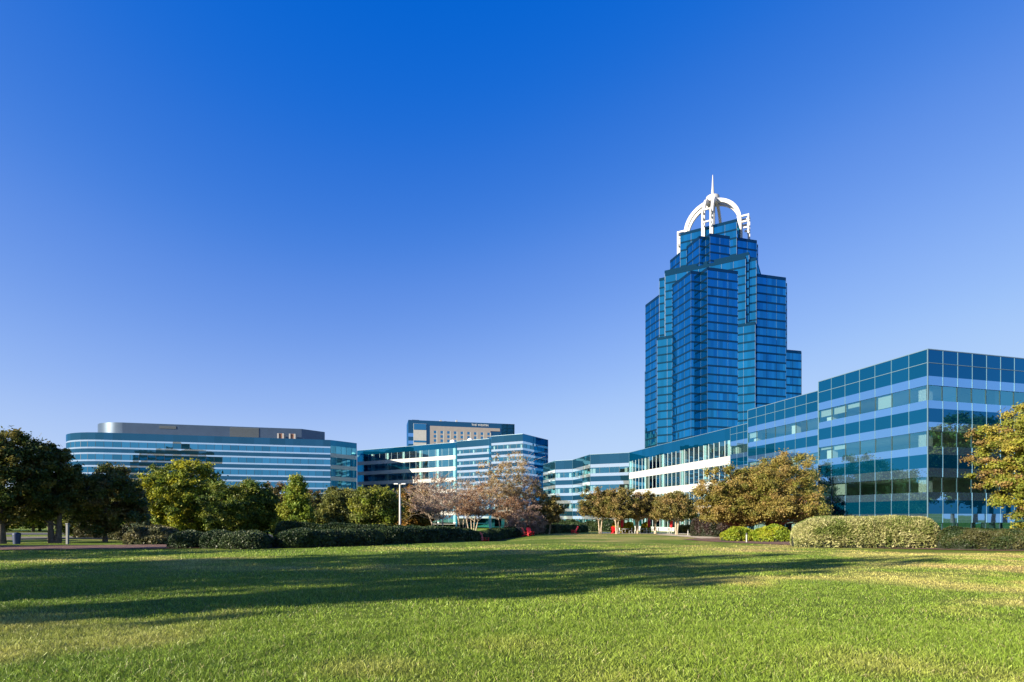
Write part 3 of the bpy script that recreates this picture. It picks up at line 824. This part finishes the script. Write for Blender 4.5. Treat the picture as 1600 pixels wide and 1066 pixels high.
tree('broadleaf_tree', 'bright yellow green rounded tree just left of the lamp post', 584, 60, 752, 42, 'round', LIME + OLIVE, .10, 140, 150, .22, .2, .16, seed=21)
tree('broadleaf_tree', 'orange brown tree behind the lamp post', 648, 74, 756, 38, 'round', ORANGE, .12, 120, 130, .25, .2, .16, seed=22)
tree('broadleaf_tree', 'dull olive tree in the row behind, beyond the orange tree by the lamp', 616, 92, 757, 30, 'round', OLIVE + BROWN, .12, 80, 110, .28, .22, .16, seed=23)
tree('broadleaf_tree', 'dark low tree filling the gap behind the second and third left trees', 130, 66, 742, 52, 'round', DARK, .04, 110, 120, .24, .22, .16, seed=40)
tree('broadleaf_tree', 'dark tree behind the small pale conifer', 236, 74, 758, 40, 'round', DARK + BROWN, .03, 100, 120, .26, .22, .16, seed=41)
tree('broadleaf_tree', 'low dull green tree in front of the brownish one, right of the yellow topped tree', 330, 66, 768, 34, 'round', DARK + OLIVE, .03, 90, 120, .24, .22, .14, seed=42)
tree('broadleaf_tree', 'dull olive brown tree between the pointed pyramid tree and the olive tree', 498, 90, 768, 34, 'round', OLIVE + BROWN, .04, 90, 110, .28, .22, .14, seed=43)
tree('broadleaf_tree', 'dark olive tree behind the bright one left of the lamp post', 556, 88, 762, 36, 'round', OLIVE + DARK, .04, 90, 110, .28, .22, .14, seed=46)
# half bare crape myrtles
tree('crape_myrtle', 'nearly bare pinkish tree with pale leaning trunk right of the lamp post', 690, 66, 738, 48, 'dome', PINKB, .42, 100, 26, .15, .22, .11, stems=3, bark='bark_pale', lean=-1.3, seed=24, twigs=7)
tree('crape_myrtle', 'rusty brown half bare myrtle, left of the tallest tan one', 738, 73, 752, 36, 'dome', RUST, .42, 90, 46, .15, .22, .11, stems=4, bark='bark_pale', seed=25, twigs=5)
tree('crape_myrtle', 'tallest tan crowned myrtle before the corner of the middle block', 786, 82, 712, 48, 'dome', TAN, .46, 130, 46, .17, .2, .13, stems=3, bark='bark_pale', seed=26, twigs=5)
tree('crape_myrtle', 'low dense rusty myrtle with thick pale stems under the tall tan one', 800, 80, 764, 32, 'dome', RUST, .38, 90, 60, .15, .22, .12, stems=5, bark='bark_pale', seed=27, twigs=4)
tree('crape_myrtle', 'thin pinkish grey tree behind the leaning one, right of the orange tree', 668, 80, 752, 34, 'dome', PINKB, .28, 80, 34, .16, .24, .1, stems=3, bark='bark_pale', seed=44, twigs=6)
tree('crape_myrtle', 'pale pinkish thin leaved tree between the leaning tree and the tall tan one', 722, 84, 738, 40, 'dome', PINKB + TAN, .42, 100, 34, .16, .22, .1, stems=4, bark='bark_pale', seed=45, twigs=6)
tree('crape_myrtle', 'thin reddish twiggy tree at the right side of the middle block', 826, 84, 745, 24, 'dome', PINKB, .25, 60, 40, .17, .24, .1, stems=2, bark='bark_pale', seed=28, twigs=7)
tree('broadleaf_shrub', 'rounded pinkish brown shrub under the half bare trees, left of the olive myrtle', 806, 74, 795, 20, 'dome', PINKB, .05, 60, 110, .14, .24, .06, stems=5, bark='bark_pale', seed=29, cat='shrub', twigs=3)
tree('broadleaf_shrub', 'second pinkish brown shrub, touching the olive tree beside it', 832, 78, 797, 20, 'dome', PINKB, .05, 60, 110, .14, .24, .06, stems=5, bark='bark_pale', seed=30, cat='shrub', twigs=3)
tree('broadleaf_tree', 'olive spreading tree between the middle block and the stepped building', 855, 84, 771, 30, 'dome', MYRT, .28, 100, 130, .22, .2, .13, stems=3, bark='bark_pale', seed=31)
# row of crape myrtles by the terrace
tree('crape_myrtle', 'widest olive brown myrtle of the terrace row, left end, twin pale trunks', 938, 84, 755, 36, 'dome', MYRT, .33, 110, 140, .2, .2, .13, stems=2, bark='bark_pale', seed=32, spread=.2)
tree('crape_myrtle', 'myrtle beside the red front facing chair, overlapping the widest one', 964, 82, 759, 30, 'dome', MYRT, .33, 90, 130, .2, .22, .12, stems=2, bark='bark_pale', seed=33, spread=.18)
tree('crape_myrtle', 'pinkish topped myrtle behind the white tables of the terrace', 996, 84, 768, 27, 'dome', MYRT + PINKB, .36, 90, 110, .2, .22, .12, stems=3, bark='bark_pale', seed=34, spread=.18)
tree('crape_myrtle', 'narrow myrtle between the second and third red parasol', 1024, 83, 767, 27, 'dome', MYRT, .36, 90, 120, .2, .22, .12, stems=3, bark='bark_pale', seed=35, spread=.18)
tree('crape_myrtle', 'flat topped myrtle at the right end of the terrace row with pale forked trunk', 1057, 79, 763, 40, 'dome', MYRT, .36, 130, 140, .2, .19, .13, stems=4, bark='bark_pale', seed=36, spread=.2)
tree('crape_myrtle', 'big golden brown myrtle, left half of the pair before the stepped building', 1154, 57, 722, 64, 'dome', BIGM, .20, 260, 200, .15, .15, .15, stems=5, bark='bark_red', seed=37, spread=.4)
tree('crape_myrtle', 'big golden brown myrtle, right and taller half of the pair by the building corner', 1212, 56, 706, 72, 'dome', BIGM, .20, 280, 200, .15, .15, .16, stems=5, bark='bark_red', seed=38, spread=.4)
tree('broadleaf_tree', 'yellow green autumn tree with layered branches cut by the right edge', 1652, 33, 614, 101, 'round', RIGHT, .14, 260, 260, .125, .13, .2, seed=39, flat=.55)

# trees that stand outside the frame to the left and behind: they throw the long shadows over the lawn
off = tree('shade_tree', 'tall tree outside the left of the frame that shades the middle of the lawn', 0, 6.2, 0, 5.2, 'round', DARK, .22, 70, 90, .34, .22, .3, x=-30.0, H=17.0, seed=51, group='shade trees beyond the left edge')
SH = [(-34, 9.2, .85, 1.12), (-26.4, -1.5, .52, 1.24), (-33, .2, .62, 1.24), (-45, 14.3, .75, .8), (-50, 18.3, .85, .8), (-62, 22.6, .9, .8), (-77, 25, 1.0, .85), (-66, 38, .9, .7), (-88, 44, 1.1, .8), (-98, 34, 1.1, .8)]
for i, (x, y, sx, sz) in enumerate(SH):
    dup(off, (x, y, gz(x, y)), i * 1.3, 'tall dark tree outside the left of the frame that shades the lawn and hedges', (sx, sx, sz))
off['label'] = 'tall dark tree outside the left of the frame that shades the lawn and hedges'
# trees outside the right of the frame, mirrored in the end wall of the office building
rt = tree('autumn_tree', 'autumn tree outside the right edge, mirrored in the end wall of the office building', 0, 38, 0, 4.6, 'round', RIGHT + ORANGE, .2, 110, 110, .30, .2, .22, x=53.0, H=13.0, seed=61, group='trees beyond the right edge')
for i, (x, y, s_) in enumerate(((59.5, 41.5, 1.1), (66, 37, 1.2), (75, 39, 1.25), (62, 31, 1.0), (84, 34, 1.35), (96, 36, 1.4), (74, 24, 1.2))):
    dup(rt, (x, y, gz(x, y)), i * 1.7, rt['label'], (s_, s_, s_))
# background trees seen between the trunks on the left
bgt = tree('background_tree', 'green tree far behind the left trees, seen in gaps between trunks', 0, 100, 0, 5.0, 'round', LIME + GRN, .08, 80, 90, .4, .24, .2, x=-92, H=8.5, seed=71, group='far trees behind the left trees')
for i, (x, y, s_) in enumerate(((-87, 100, 1.0), (-96, 112, 1.1), (-77, 99, .95), (-68, 98, 1.0), (-55, 100, .9), (-104, 104, 1.1), (-80, 108, 1), (-70, 112, 1.1), (-58, 110, .9), (-48, 116, 1), (-38, 112, .9), (-27, 118, .9), (-116, 112, 1.2))):
    dup(bgt, (x, y, gz(x, y)), i * 2.1, bgt['label'], (s_, s_, s_))

def hedge(name, label, path, width, height, pal, leaf=.09, dens=520, seed=1, cat='hedge', lump=.10, blunt=True, mat='hedge_leaf', core=.9, spiky=0.0, group=None, open_top=False):
    """clipped hedge along a path: dark twig core under a skin of small leaves"""
    r = np.random.default_rng(seed)
    P = np.array(path, float); d = np.r_[0, np.cumsum(np.hypot(*np.diff(P, axis=0).T))]; L = d[-1]
    x0, y0 = P.mean(0); root = thing(name, label, cat, (x0, y0, gz(x0, y0)), 0, group)
    def at_(s):
        s = np.clip(s, 0, L); return np.interp(s, d, P[:, 0]), np.interp(s, d, P[:, 1])
    def section(s, a):   # a: 0..1 round the cross-section from ground over the top to ground
        x, y = at_(s); x2, y2 = at_(s + .3); x1, y1 = at_(s - .3)
        tx, ty = x2 - x1, y2 - y1; k = np.hypot(tx, ty) + 1e-9; nx_, ny_ = -ty / k, tx / k
        e = np.minimum(s, L - s); f = np.clip(e / (width * .55), 0, 1); f = np.sqrt(np.clip(1 - (1 - f) ** 2, 0.0, 1))
        ang = np.pi * a; c = np.cos(ang); sn = np.sin(ang)
        c = np.sign(c) * np.abs(c) ** .62; sn = np.abs(sn) ** .55
        lm = 1 + lump * (vnoise(s * 1.1 + 40, a * 5, seed) - .5) * 2
        w = width / 2 * (.12 + .88 * f) * lm; h = height * (.35 + .65 * f) * lm
        X = x + nx_ * c * w; Yy = y + ny_ * c * w
        return X, Yy, sn * h
    ns = max(8, int(L / .5)); na = 12
    ss = np.linspace(0, L, ns); aa = np.linspace(0, 1, na); SS, AA = np.meshgrid(ss, aa, indexing='ij')
    X, Y_, Z = section(SS.ravel(), AA.ravel())
    xc, yc = at_(SS.ravel()); X = xc + (X - xc) * core; Y_ = yc + (Y_ - yc) * core; Z = Z * core
    G = ground_z(X, Y_)
    mb = MB(); vs = np.stack([X - x0, Y_ - y0, Z + G - gz(x0, y0) - .03], -1)
    fs = [(i * na + j, i * na + j + 1, (i + 1) * na + j + 1, (i + 1) * na + j) for i in range(ns - 1) for j in range(na - 1)]
    mb.add(vs, fs, True); mb.add(vs[:na], [tuple(range(na))]); mb.add(vs[-na:], [tuple(range(na - 1, -1, -1))])
    mb.build('twig_core', 'hedge_core', root)
    n = int(L * (width + 2 * height) * dens)
    s = r.random(n) * L; a = r.random(n); X, Y_, Z = section(s, a); xc, yc = at_(s)
    k = 1 - np.abs(r.normal(0, .07, n)) + .03
    X = xc + (X - xc) * k; Y_ = yc + (Y_ - yc) * k; Z = Z * k
    pos = np.stack([X, Y_, Z], -1)
    out = np.stack([X - xc, Y_ - yc, Z - height * .4], -1); out /= np.linalg.norm(out, axis=1)[:, None] + 1e-6
    nrm = out * .9 + r.normal(0, .8, (n, 3)); nrm /= np.linalg.norm(nrm, axis=1)[:, None]
    t = np.cross(nrm, r.normal(0, 1, (n, 3)))
    if spiky: t = out * spiky + r.normal(0, .55, (n, 3)) + np.array([0, 0, .35])
    t /= np.linalg.norm(t, axis=1)[:, None] + 1e-9; b = np.cross(nrm, t); b /= np.linalg.norm(b, axis=1)[:, None] + 1e-9
    sz = leaf * r.uniform(.6, 1.4, n); el = 3.2 if spiky else 1.6
    t = t * (sz * el / 2)[:, None]; b = b * (sz / 2)[:, None]
    pos[:, 2] += ground_z(X, Y_) - gz(x0, y0); pos[:, 0] -= x0; pos[:, 1] -= y0
    V = np.stack([pos - t, pos - b, pos + t, pos + b], 1)
    pal = np.asarray(pal, float); q = vnoise(s * 1.6, a * 8, seed + 5)
    ci = np.clip((q * 1.2 + r.normal(0, .18, n)) * len(pal), 0, len(pal) - 1).astype(int)
    C = pal[ci] * r.uniform(.7, 1.3, (n, 1)) * 1.08
    link(bpy.data.objects.new('foliage', quad_mesh('foliage', V, mat, np.clip(C, 0, 1))), root)
    return root

BOX = [(.012, .027, .009), (.017, .036, .011), (.025, .047, .013), (.038, .062, .018)]
BOXL = [(.026, .046, .014), (.036, .060, .02), (.052, .075, .027)]
hedge('clipped_hedge', 'dark clipped bush at the left end of the hedges, beside the mulch', [(gx(262, 37), 37.2), (gx(325, 37), 37.6)], 2.6, 1.15, BOX, seed=81)
hedge('clipped_hedge', 'rounded dark bush second from the left of the hedges', [(gx(318, 37), 36.8), (gx(374, 37), 37.0)], 2.3, 1.15, BOX, seed=82)
hedge('clipped_hedge', 'rounded paler bush beside the gap in the hedges', [(gx(356, 37), 36.4), (gx(432, 37), 36.2)], 2.4, 1.1, BOXL, seed=83)
hedge('clipped_hedge', 'long dark clipped hedge right of the gap in the hedges', [(gx(432, 37), 36.9), (gx(500, 39), 38.8), (gx(592, 41), 42.0)], 2.6, 1.25, BOX, seed=84)
hedge('clipped_hedge', 'long clipped hedge running from the lamp post back towards the terrace', [(gx(586, 44), 43.6), (gx(640, 46), 46), (gx(700, 51), 51.5), (gx(752, 62), 63.5), (gx(815, 76), 78), (gx(870, 88), 91), (gx(915, 96), 97)], 2.8, 1.35, BOX, leaf=.10, dens=430, seed=85)
hedge('clipped_hedge', 'thin dark hedge line in the row behind the clipped bushes', [(gx(430, 55), 55), (gx(520, 56), 56), (gx(612, 57), 57)], 1.8, 1.95, BOX, leaf=.11, dens=330, seed=86)
hedge('shrub_border', 'loose olive shrubs on the mulch under the left trees, beside the small conifer', [(gx(188, 43), 43.5), (gx(232, 44), 44), (gx(275, 44), 44.2)], 2.6, 1.2, [(.05, .06, .02), (.08, .085, .03), (.12, .11, .045)], leaf=.12, dens=330, lump=.3, seed=87, cat='shrub')
hedge('shrub_border', 'loose dark undergrowth beneath the lower dark tree, before the parked cars', [(gx(116, 60), 60), (gx(160, 61), 61), (gx(212, 60), 60)], 2.6, 1.5, [(.03, .045, .015), (.05, .065, .02), (.09, .085, .03)], leaf=.12, dens=260, lump=.4, seed=97, cat='shrub')
hedge('variegated_shrub', 'broad pale cream and green shrub mass before the right building', [(gx(1252, 38.2), 39.4), (gx(1300, 38), 39), (gx(1360, 37.6), 38.6), (gx(1420, 37), 37.8), (gx(1476, 36.6), 37.0)], 4.0, 2.1, [(.20, .225, .07), (.31, .32, .13), (.37, .36, .16), (.42, .40, .20), (.27, .29, .10), (.14, .18, .045)], leaf=.062, dens=760, lump=.07, seed=88, cat='shrub', spiky=1.1, mat='leaf')
hedge('clipped_hedge', 'dark green hedge on the right under the autumn tree', [(gx(1482, 34.5), 35.3), (gx(1560, 34), 34.6), (gx(1640, 33.5), 33.6), (gx(1720, 33), 32.4)], 2.4, 1.3, [(.018, .035, .011), (.030, .048, .014), (.046, .062, .018), (.075, .075, .028)], leaf=.062, dens=760, lump=.18, seed=89)
hedge('low_shrub', 'bright lime green low shrub, left of the two, under the big golden myrtles', [(gx(1134, 50), 51), (gx(1186, 50), 50.8)], 2.0, 1.05, [(.14, .20, .012), (.20, .25, .015), (.26, .28, .02)], leaf=.13, dens=330, lump=.35, seed=90, cat='shrub', mat='leaf')
hedge('low_shrub', 'bright lime green low shrub touching the pale cream shrub mass', [(gx(1182, 49), 49.6), (gx(1238, 49), 48.8)], 2.0, 1.2, [(.14, .20, .012), (.20, .25, .015), (.26, .28, .02)], leaf=.13, dens=330, lump=.35, seed=91, cat='shrub', mat='leaf')
hedge('dark_shrub', 'dark maroon shrub at the foot of the building left of the golden myrtles', [(gx(1086, 68), 69), (gx(1120, 67), 67), (gx(1150, 66), 65.5)], 3.0, 2.3, [(.022, .013, .013), (.032, .020, .016), (.02, .024, .012)], leaf=.14, dens=260, lump=.3, seed=92, cat='shrub')
hedge('low_hedge', 'low yellowish hedge behind the third red parasol', [(gx(1056, 88), 88), (gx(1088, 85), 85)], 1.6, 1.3, [(.10, .11, .02), (.16, .15, .03)], leaf=.13, dens=260, seed=93)
hedge('flower_bed', 'bright yellow flowering shrub behind the first red parasol', [(gx(955, 90), 90), (gx(991, 90), 90)], 1.8, 1.9, [(.45, .33, .01), (.55, .42, .015), (.25, .24, .02)], leaf=.13, dens=300, lump=.3, seed=94, cat='shrub', mat='leaf')
hedge('flower_bed', 'small yellow flowering shrub between the first and second red parasol', [(gx(1001, 90), 90), (gx(1017, 90), 90)], 1.6, 1.6, [(.42, .32, .01), (.5, .40, .015), (.25, .24, .02)], leaf=.13, dens=300, lump=.3, seed=95, cat='shrub', mat='leaf')
hedge('dark_shrub', 'dark evergreen shrubs against the elbow of the stepped building', [(gx(862, 108), 110), (gx(905, 106), 106), (gx(962, 104), 104)], 2.5, 1.9, BOX, leaf=.16, dens=200, lump=.3, seed=96, cat='shrub')

# ------------------------------------------------------------------ grass blades
def grass():
    r = np.random.default_rng(5); V = []; C = []
    for y0, y1, dens, h, w in ((3.0, 9.5, 2300, .062, .0065), (9.5, 17, 700, .058, .011), (17, 30, 200, .055, .020), (30, 48, 60, .06, .04)):
        xm = y1 * 1.02 + 1.5
        n = int((2 * xm) * (y1 - y0) * dens)
        y = y0 + (y1 - y0) * r.random(n); x = r.uniform(-xm, xm, n)
        keep = (np.abs(x) < y * 1.02 + 1.2) & (y < 30 + 15 * r.random(n)); x, y = x[keep], y[keep]
        if y1 > 30:
            k2 = ((x > -13) | (y < 34)) & (x < 22); x, y = x[k2], y[k2]
        n = len(x)
        tuft = np.clip(vnoise(x / .30, y / .30, 21) * .8 + vnoise(x / 1.6, y / 1.2, 22) * .6 - .2, 0, 1.3)
        dr = np.clip(sstep(-3, 17, x), 0, 1)
        hh = h * (.35 + 1.0 * tuft) * r.uniform(.6, 1.3, n) * (1 - .4 * dr)
        a = r.random(n) * 2 * np.pi; la = r.random(n) * 2 * np.pi; le = hh * np.abs(r.normal(.75, .5, n))
        bx, by = np.cos(a) * w * .5, np.sin(a) * w * .5
        z = ground_z(x, y) - .005
        lx, ly = np.cos(la) * le, np.sin(la) * le
        p0 = np.stack([x - bx, y - by, z], -1); p1 = np.stack([x + bx, y + by, z], -1)
        p2 = np.stack([x + bx * .5 + lx, y + by * .5 + ly, z + hh], -1); p3 = np.stack([x - bx * .5 + lx * .92, y - by * .5 + ly * .92, z + hh * .96], -1)
        V.append(np.stack([p0, p1, p2, p3], 1))
        c = lawn_color(x, y) * np.clip(r.lognormal(0, .32, n), .38, 1.9)[:, None]
        straw = r.random(n) < .045; c[straw] = np.array([.34, .30, .14]) * r.uniform(.7, 1.2, straw.sum())[:, None]
        C.append(np.clip(c * 1.25, 0, 1))
    me = quad_mesh('grass', np.concatenate(V), 'grass_blade', np.concatenate(C))
    o = link(bpy.data.objects.new('grass', me)); tag(o, 'green lawn grass with dry patches across the foreground', 'grass', kind='stuff')
grass()

# ------------------------------------------------------------------ street lamp
X, Y = gx(625, 58), 58.0
lamp = thing('street_lamp', 'pale double headed lamp post behind the clipped hedge', 'lamp post', (X, Y, gz(X, Y)))
Hl = 1.7 + (808 - 757) / F * Y - gz(X, Y)
mb = MB(); mb.tube([(0, 0, -.1), (0, 0, .5), (0, 0, .52), (0, 0, Hl)], [.2, .2, .12, .09], 10); mb.build('pole', 'light_metal', lamp)
mb = MB(); mb.box((0, 0, Hl + .02), (.5, .08, .08)); mb.build('arm', 'light_metal', lamp)
for s_ in (-1, 1):
    mb = MB(); mb.box((s_ * .40, 0, Hl + .06), (.44, .30, .13)); mb.build('lamp_head', 'lamp_head', lamp, .04)

# ------------------------------------------------------------------ garden chairs
def adirondack(loc, rz, label):
    t = thing('garden_chair', label, 'chair', loc, rz, 'red garden chairs on the lawn')
    def rot(c, size, tilt):   # slat tilted about x
        return c, size, tilt
    mb = MB()
    for k in range(5):
        y = -.25 + k * .12; mb.box((0, y, .36 - .18 * (y + .25)), (.56, .10, .025))
    mb.build('seat', 'red_plastic', t)
    mb = MB()
    for k in range(6):
        x = -.25 + k * .10; h = .78 + .12 * math.cos((k - 2.5) * .6); b = .26
        p0 = Vector((x * .8, .24, b)); p1 = Vector((x * 1.15, .24 + h * .42, b + h))
        w = .043
        mb.add([p0 + Vector((-w, -.012, 0)), p0 + Vector((w, -.012, 0)), p1 + Vector((w, -.012, 0)), p1 + Vector((-w, -.012, 0)),
                p0 + Vector((-w, .014, 0)), p0 + Vector((w, .014, 0)), p1 + Vector((w, .014, 0)), p1 + Vector((-w, .014, 0))],
               [(0, 1, 2, 3), (7, 6, 5, 4), (1, 5, 6, 2), (4, 0, 3, 7), (3, 2, 6, 7), (0, 4, 5, 1)])
    mb.build('backrest', 'red_plastic', t)
    for s_ in (-1, 1):
        mb = MB(); mb.box((s_ * .34, -.02, .56), (.13, .74, .03)); mb.build('armrest', 'red_plastic', t)
        mb = MB(); mb.box((s_ * .31, -.30, .27), (.035, .10, .55)); mb.build('leg', 'red_plastic', t)
        mb = MB(); mb.add([(s_ * .29 - .015, -.3, .3), (s_ * .29 + .015, -.3, .3), (s_ * .29 + .015, .62, 0), (s_ * .29 - .015, .62, 0),
                           (s_ * .29 - .015, -.3, .42), (s_ * .29 + .015, -.3, .42), (s_ * .29 + .015, .62, .1), (s_ * .29 - .015, .62, .1)],
                          [(3, 2, 1, 0), (4, 5, 6, 7), (0, 1, 5, 4), (2, 3, 7, 6), (1, 2, 6, 5), (3, 0, 4, 7)]); mb.build('leg', 'red_plastic', t)
    return t
def on(px, Y): return (gx(px, Y), Y, gz(gx(px, Y), Y))
ch = adirondack(on(757, 58), 1.0, 'red garden chair nearest the long dark hedge')
dup(ch, on(823, 71), 1.2, 'red garden chair half hidden against the hedge, second from the left')
dup(ch, on(897, 83), -1.3, 'red garden chair in profile on the crest of the lawn before the olive tree')
dup(ch, on(960, 84), .2, 'red garden chair facing the camera beside the pale myrtle trunk')
dup(ch, on(829, 72), .5, 'red garden chair touching the half hidden one at the hedge')

# ------------------------------------------------------------------ terrace: parasols, tables, chairs
def parasol(loc, label):
    t = thing('closed_parasol', label, 'parasol', loc, 0, 'closed red parasols on the terrace')
    mb = MB(); mb.tube([(0, 0, 0), (0, 0, 2.75)], [.03, .03], 8); mb.build('pole', 'dark_metal', t)
    mb = MB(); mb.tube([(0, 0, .95), (0, 0, 1.1), (0, 0, 1.7), (0, 0, 2.4), (0, 0, 2.7)], [.14, .21, .24, .17, .04], 10); mb.build('canopy', 'red_canvas', t)
    mb = MB(); mb.tube([(0, 0, 0), (0, 0, .1)], [.28, .26], 12); mb.build('base', 'dark_metal', t)
    return t
pr = parasol(on(972, 88), 'closed red parasol, first from the left, above the yellow flowers')
dup(pr, on(1014, 88), 0, 'closed red parasol in the middle, left of a forked pale trunk')
dup(pr, on(1049, 83), 0, 'closed red parasol at the right, beside the flat topped myrtle trunk')
def table(loc, label):
    t = thing('round_table', label, 'table', loc, 0, 'white terrace tables')
    mb = MB(); mb.tube([(0, 0, .70), (0, 0, .74)], [.6, .6], 20); mb.build('tabletop', 'white_paint', t)
    mb = MB(); mb.tube([(0, 0, 0), (0, 0, .70)], [.05, .05], 8); mb.build('pedestal', 'light_metal', t)
    mb = MB(); mb.tube([(0, 0, 0), (0, 0, .05)], [.32, .28], 14); mb.build('base', 'light_metal', t)
    return t
tb = table(on(977, 86), 'white round table under the first red parasol')
dup(tb, on(1001, 85), 0, 'white round table before the small yellow shrub')
dup(tb, on(1020, 86), 0, 'white round table under the second red parasol')
def wchair(loc, rz, label, mat='white_paint'):
    t = thing('terrace_chair', label, 'chair', loc, rz, 'chairs at the terrace tables')
    mb = MB(); mb.box((0, 0, .45), (.46, .46, .04)); mb.build('seat', mat, t, .01)
    mb = MB(); mb.box((0, .22, .70), (.46, .035, .42)); mb.build('backrest', mat, t, .01)
    for sx in (-1, 1):
        for sy in (-1, 1):
            mb = MB(); mb.tube([(sx * .2, sy * .2, .44), (sx * .23, sy * .24, 0)], [.018, .018], 6); mb.build('leg', mat, t)
    return t
wc = wchair(on(970, 85), 1.6, 'pale terrace chair left of the first table')
for px_, Y_, rz, lb in ((985, 86, -1.6, 'pale terrace chair right of the first table'), (994, 84.5, 1.5, 'pale terrace chair left of the middle table'),
                        (1008, 85, -1.5, 'pale terrace chair right of the middle table'), (1013, 85.5, 1.4, 'pale terrace chair left of the third table'),
                        (1027, 86, -1.6, 'pale terrace chair right of the third table'), (1046, 81, .3, 'pale terrace chair beside the flat topped myrtle trunk')):
    dup(wc, on(px_, Y_), rz, lb)

# bollard light in the lime shrubs, second small one by the path
for px_, Y_, h_, lb in ((1166.5, 47.3, .85, 'thin grey bollard light before the lime green shrubs'), (1075, 72, .8, 'small dark bollard light beside the sand path')):
    b = thing('bollard_light', lb, 'bollard', on(px_, Y_))
    mb = MB(); mb.tube([(0, 0, -.05), (0, 0, h_ * .8)], [.06, .06], 10); mb.build('post', 'light_metal', b)
    mb = MB(); mb.tube([(0, 0, h_ * .8), (0, 0, h_ * .93), (0, 0, h_)], [.075, .075, .03], 10); mb.build('cap', 'dark_metal', b)

# ------------------------------------------------------------------ parked cars, left of frame and behind the hedge
def car(loc, rz, label, paint):
    t = thing('parked_car', label, 'car', loc, rz, 'cars parked along the road')
    sec = [(-2.15, .52, .62, .70), (-2.05, .36, .80, .84), (-1.4, .26, .88, .88), (0, .24, .96, .90), (1.2, .26, .90, .90), (1.9, .32, .78, .86), (2.15, .45, .66, .74)]
    mb = MB(); vs = []
    for x, zb, zt, hw_ in sec:
        vs += [(x, -hw_, zb), (x, -hw_ * 1.02, (zb + zt) / 2), (x, -hw_ * .93, zt), (x, hw_ * .93, zt), (x, hw_ * 1.02, (zb + zt) / 2), (x, hw_, zb)]
    fs = [tuple(range(5, -1, -1)), tuple(range(36, 42))]
    for i in range(6):
        for k in range(6): fs.append((i * 6 + k, i * 6 + (k + 1) % 6, (i + 1) * 6 + (k + 1) % 6, (i + 1) * 6 + k))
    mb.add(vs, fs, True); mb.build('body', paint, t)
    mb = MB(); lo = [(-1.75, .80), (1.05, .80)]; vs = []
    for x, hw_, z in ((-1.8, .80, .84), (1.15, .80, .92), (.45, .64, 1.38), (-1.25, .64, 1.38)):
        vs += [(x, -hw_, z), (x, hw_, z)]
    mb.add(vs, [(0, 2, 4, 6), (1, 7, 5, 3), (2, 3, 5, 4), (6, 7, 1, 0), (4, 5, 7, 6)]); mb.build('window', 'car_glass', t)
    mb = MB(); mb.box((-.4, 0, 1.40), (1.72, 1.28, .06)); mb.build('roof', paint, t, .02)
    for sx in (-1.32, 1.35):
        for sy in (-.82, .82):
            mb = MB(); mb.tube([(sx, sy - .1, .32), (sx, sy + .1, .32)], [.32, .32], 16); w_ = mb.build('wheel', 'tyre', t)
            mb = MB(); mb.tube([(sx, sy - .11, .32), (sx, sy + .11, .32)], [.19, .19], 12); mb.build('rim', 'rim', w_)
    for sy in (-.6, .6):
        mb = MB(); mb.box((2.08, sy, .62), (.1, .32, .14)); mb.build('headlight', 'lens_white', t)
        mb = MB(); mb.box((-2.1, sy, .70), (.08, .3, .14)); mb.build('tail_light', 'lens_red', t)
    return t
c1 = car(on(590, 68), .1, 'white car behind the long clipped hedge left of the lamp post', 'car_white')
dup(c1, on(122, 82), .2, 'white car seen between the left tree trunks, nearest the forked trunk')
dup(c1, on(150, 84), .35, 'white car seen under the lower dark tree, right of the first')
car(on(618, 70), .1, 'dark blue car behind the hedge beside the lamp post', 'car_blue')
car(on(178, 86), .45, 'silver car under the trees left of the small conifer', 'car_silver')

# waste bin and white marker post under the left trees, tree shade put into its grey
b = thing('waste_bin', 'dark blue waste bin beside the left trunks', 'bin', on(26, 43.5))
mb = MB(); mb.tube([(0, 0, 0), (0, 0, .75), (0, 0, .78)], [.22, .27, .27], 14); mb.build('body', 'bin_blue', b)
mb = MB(); mb.tube([(0, 0, .78), (0, 0, .86), (0, 0, .93)], [.28, .26, .08], 14); mb.build('lid', 'bin_blue', b)
b = thing('marker_post', 'pale square post under the left trees, right of the forked trunk', 'post', on(105.5, 43.5))
mb = MB(); mb.box((0, 0, .75), (.16, .16, 1.6)); mb.build('shaft', 'post_shaded', b, .01)
mb = MB(); mb.box((0, 0, 1.6), (.22, .22, .1)); mb.build('cap', 'post_shaded', b, .02)
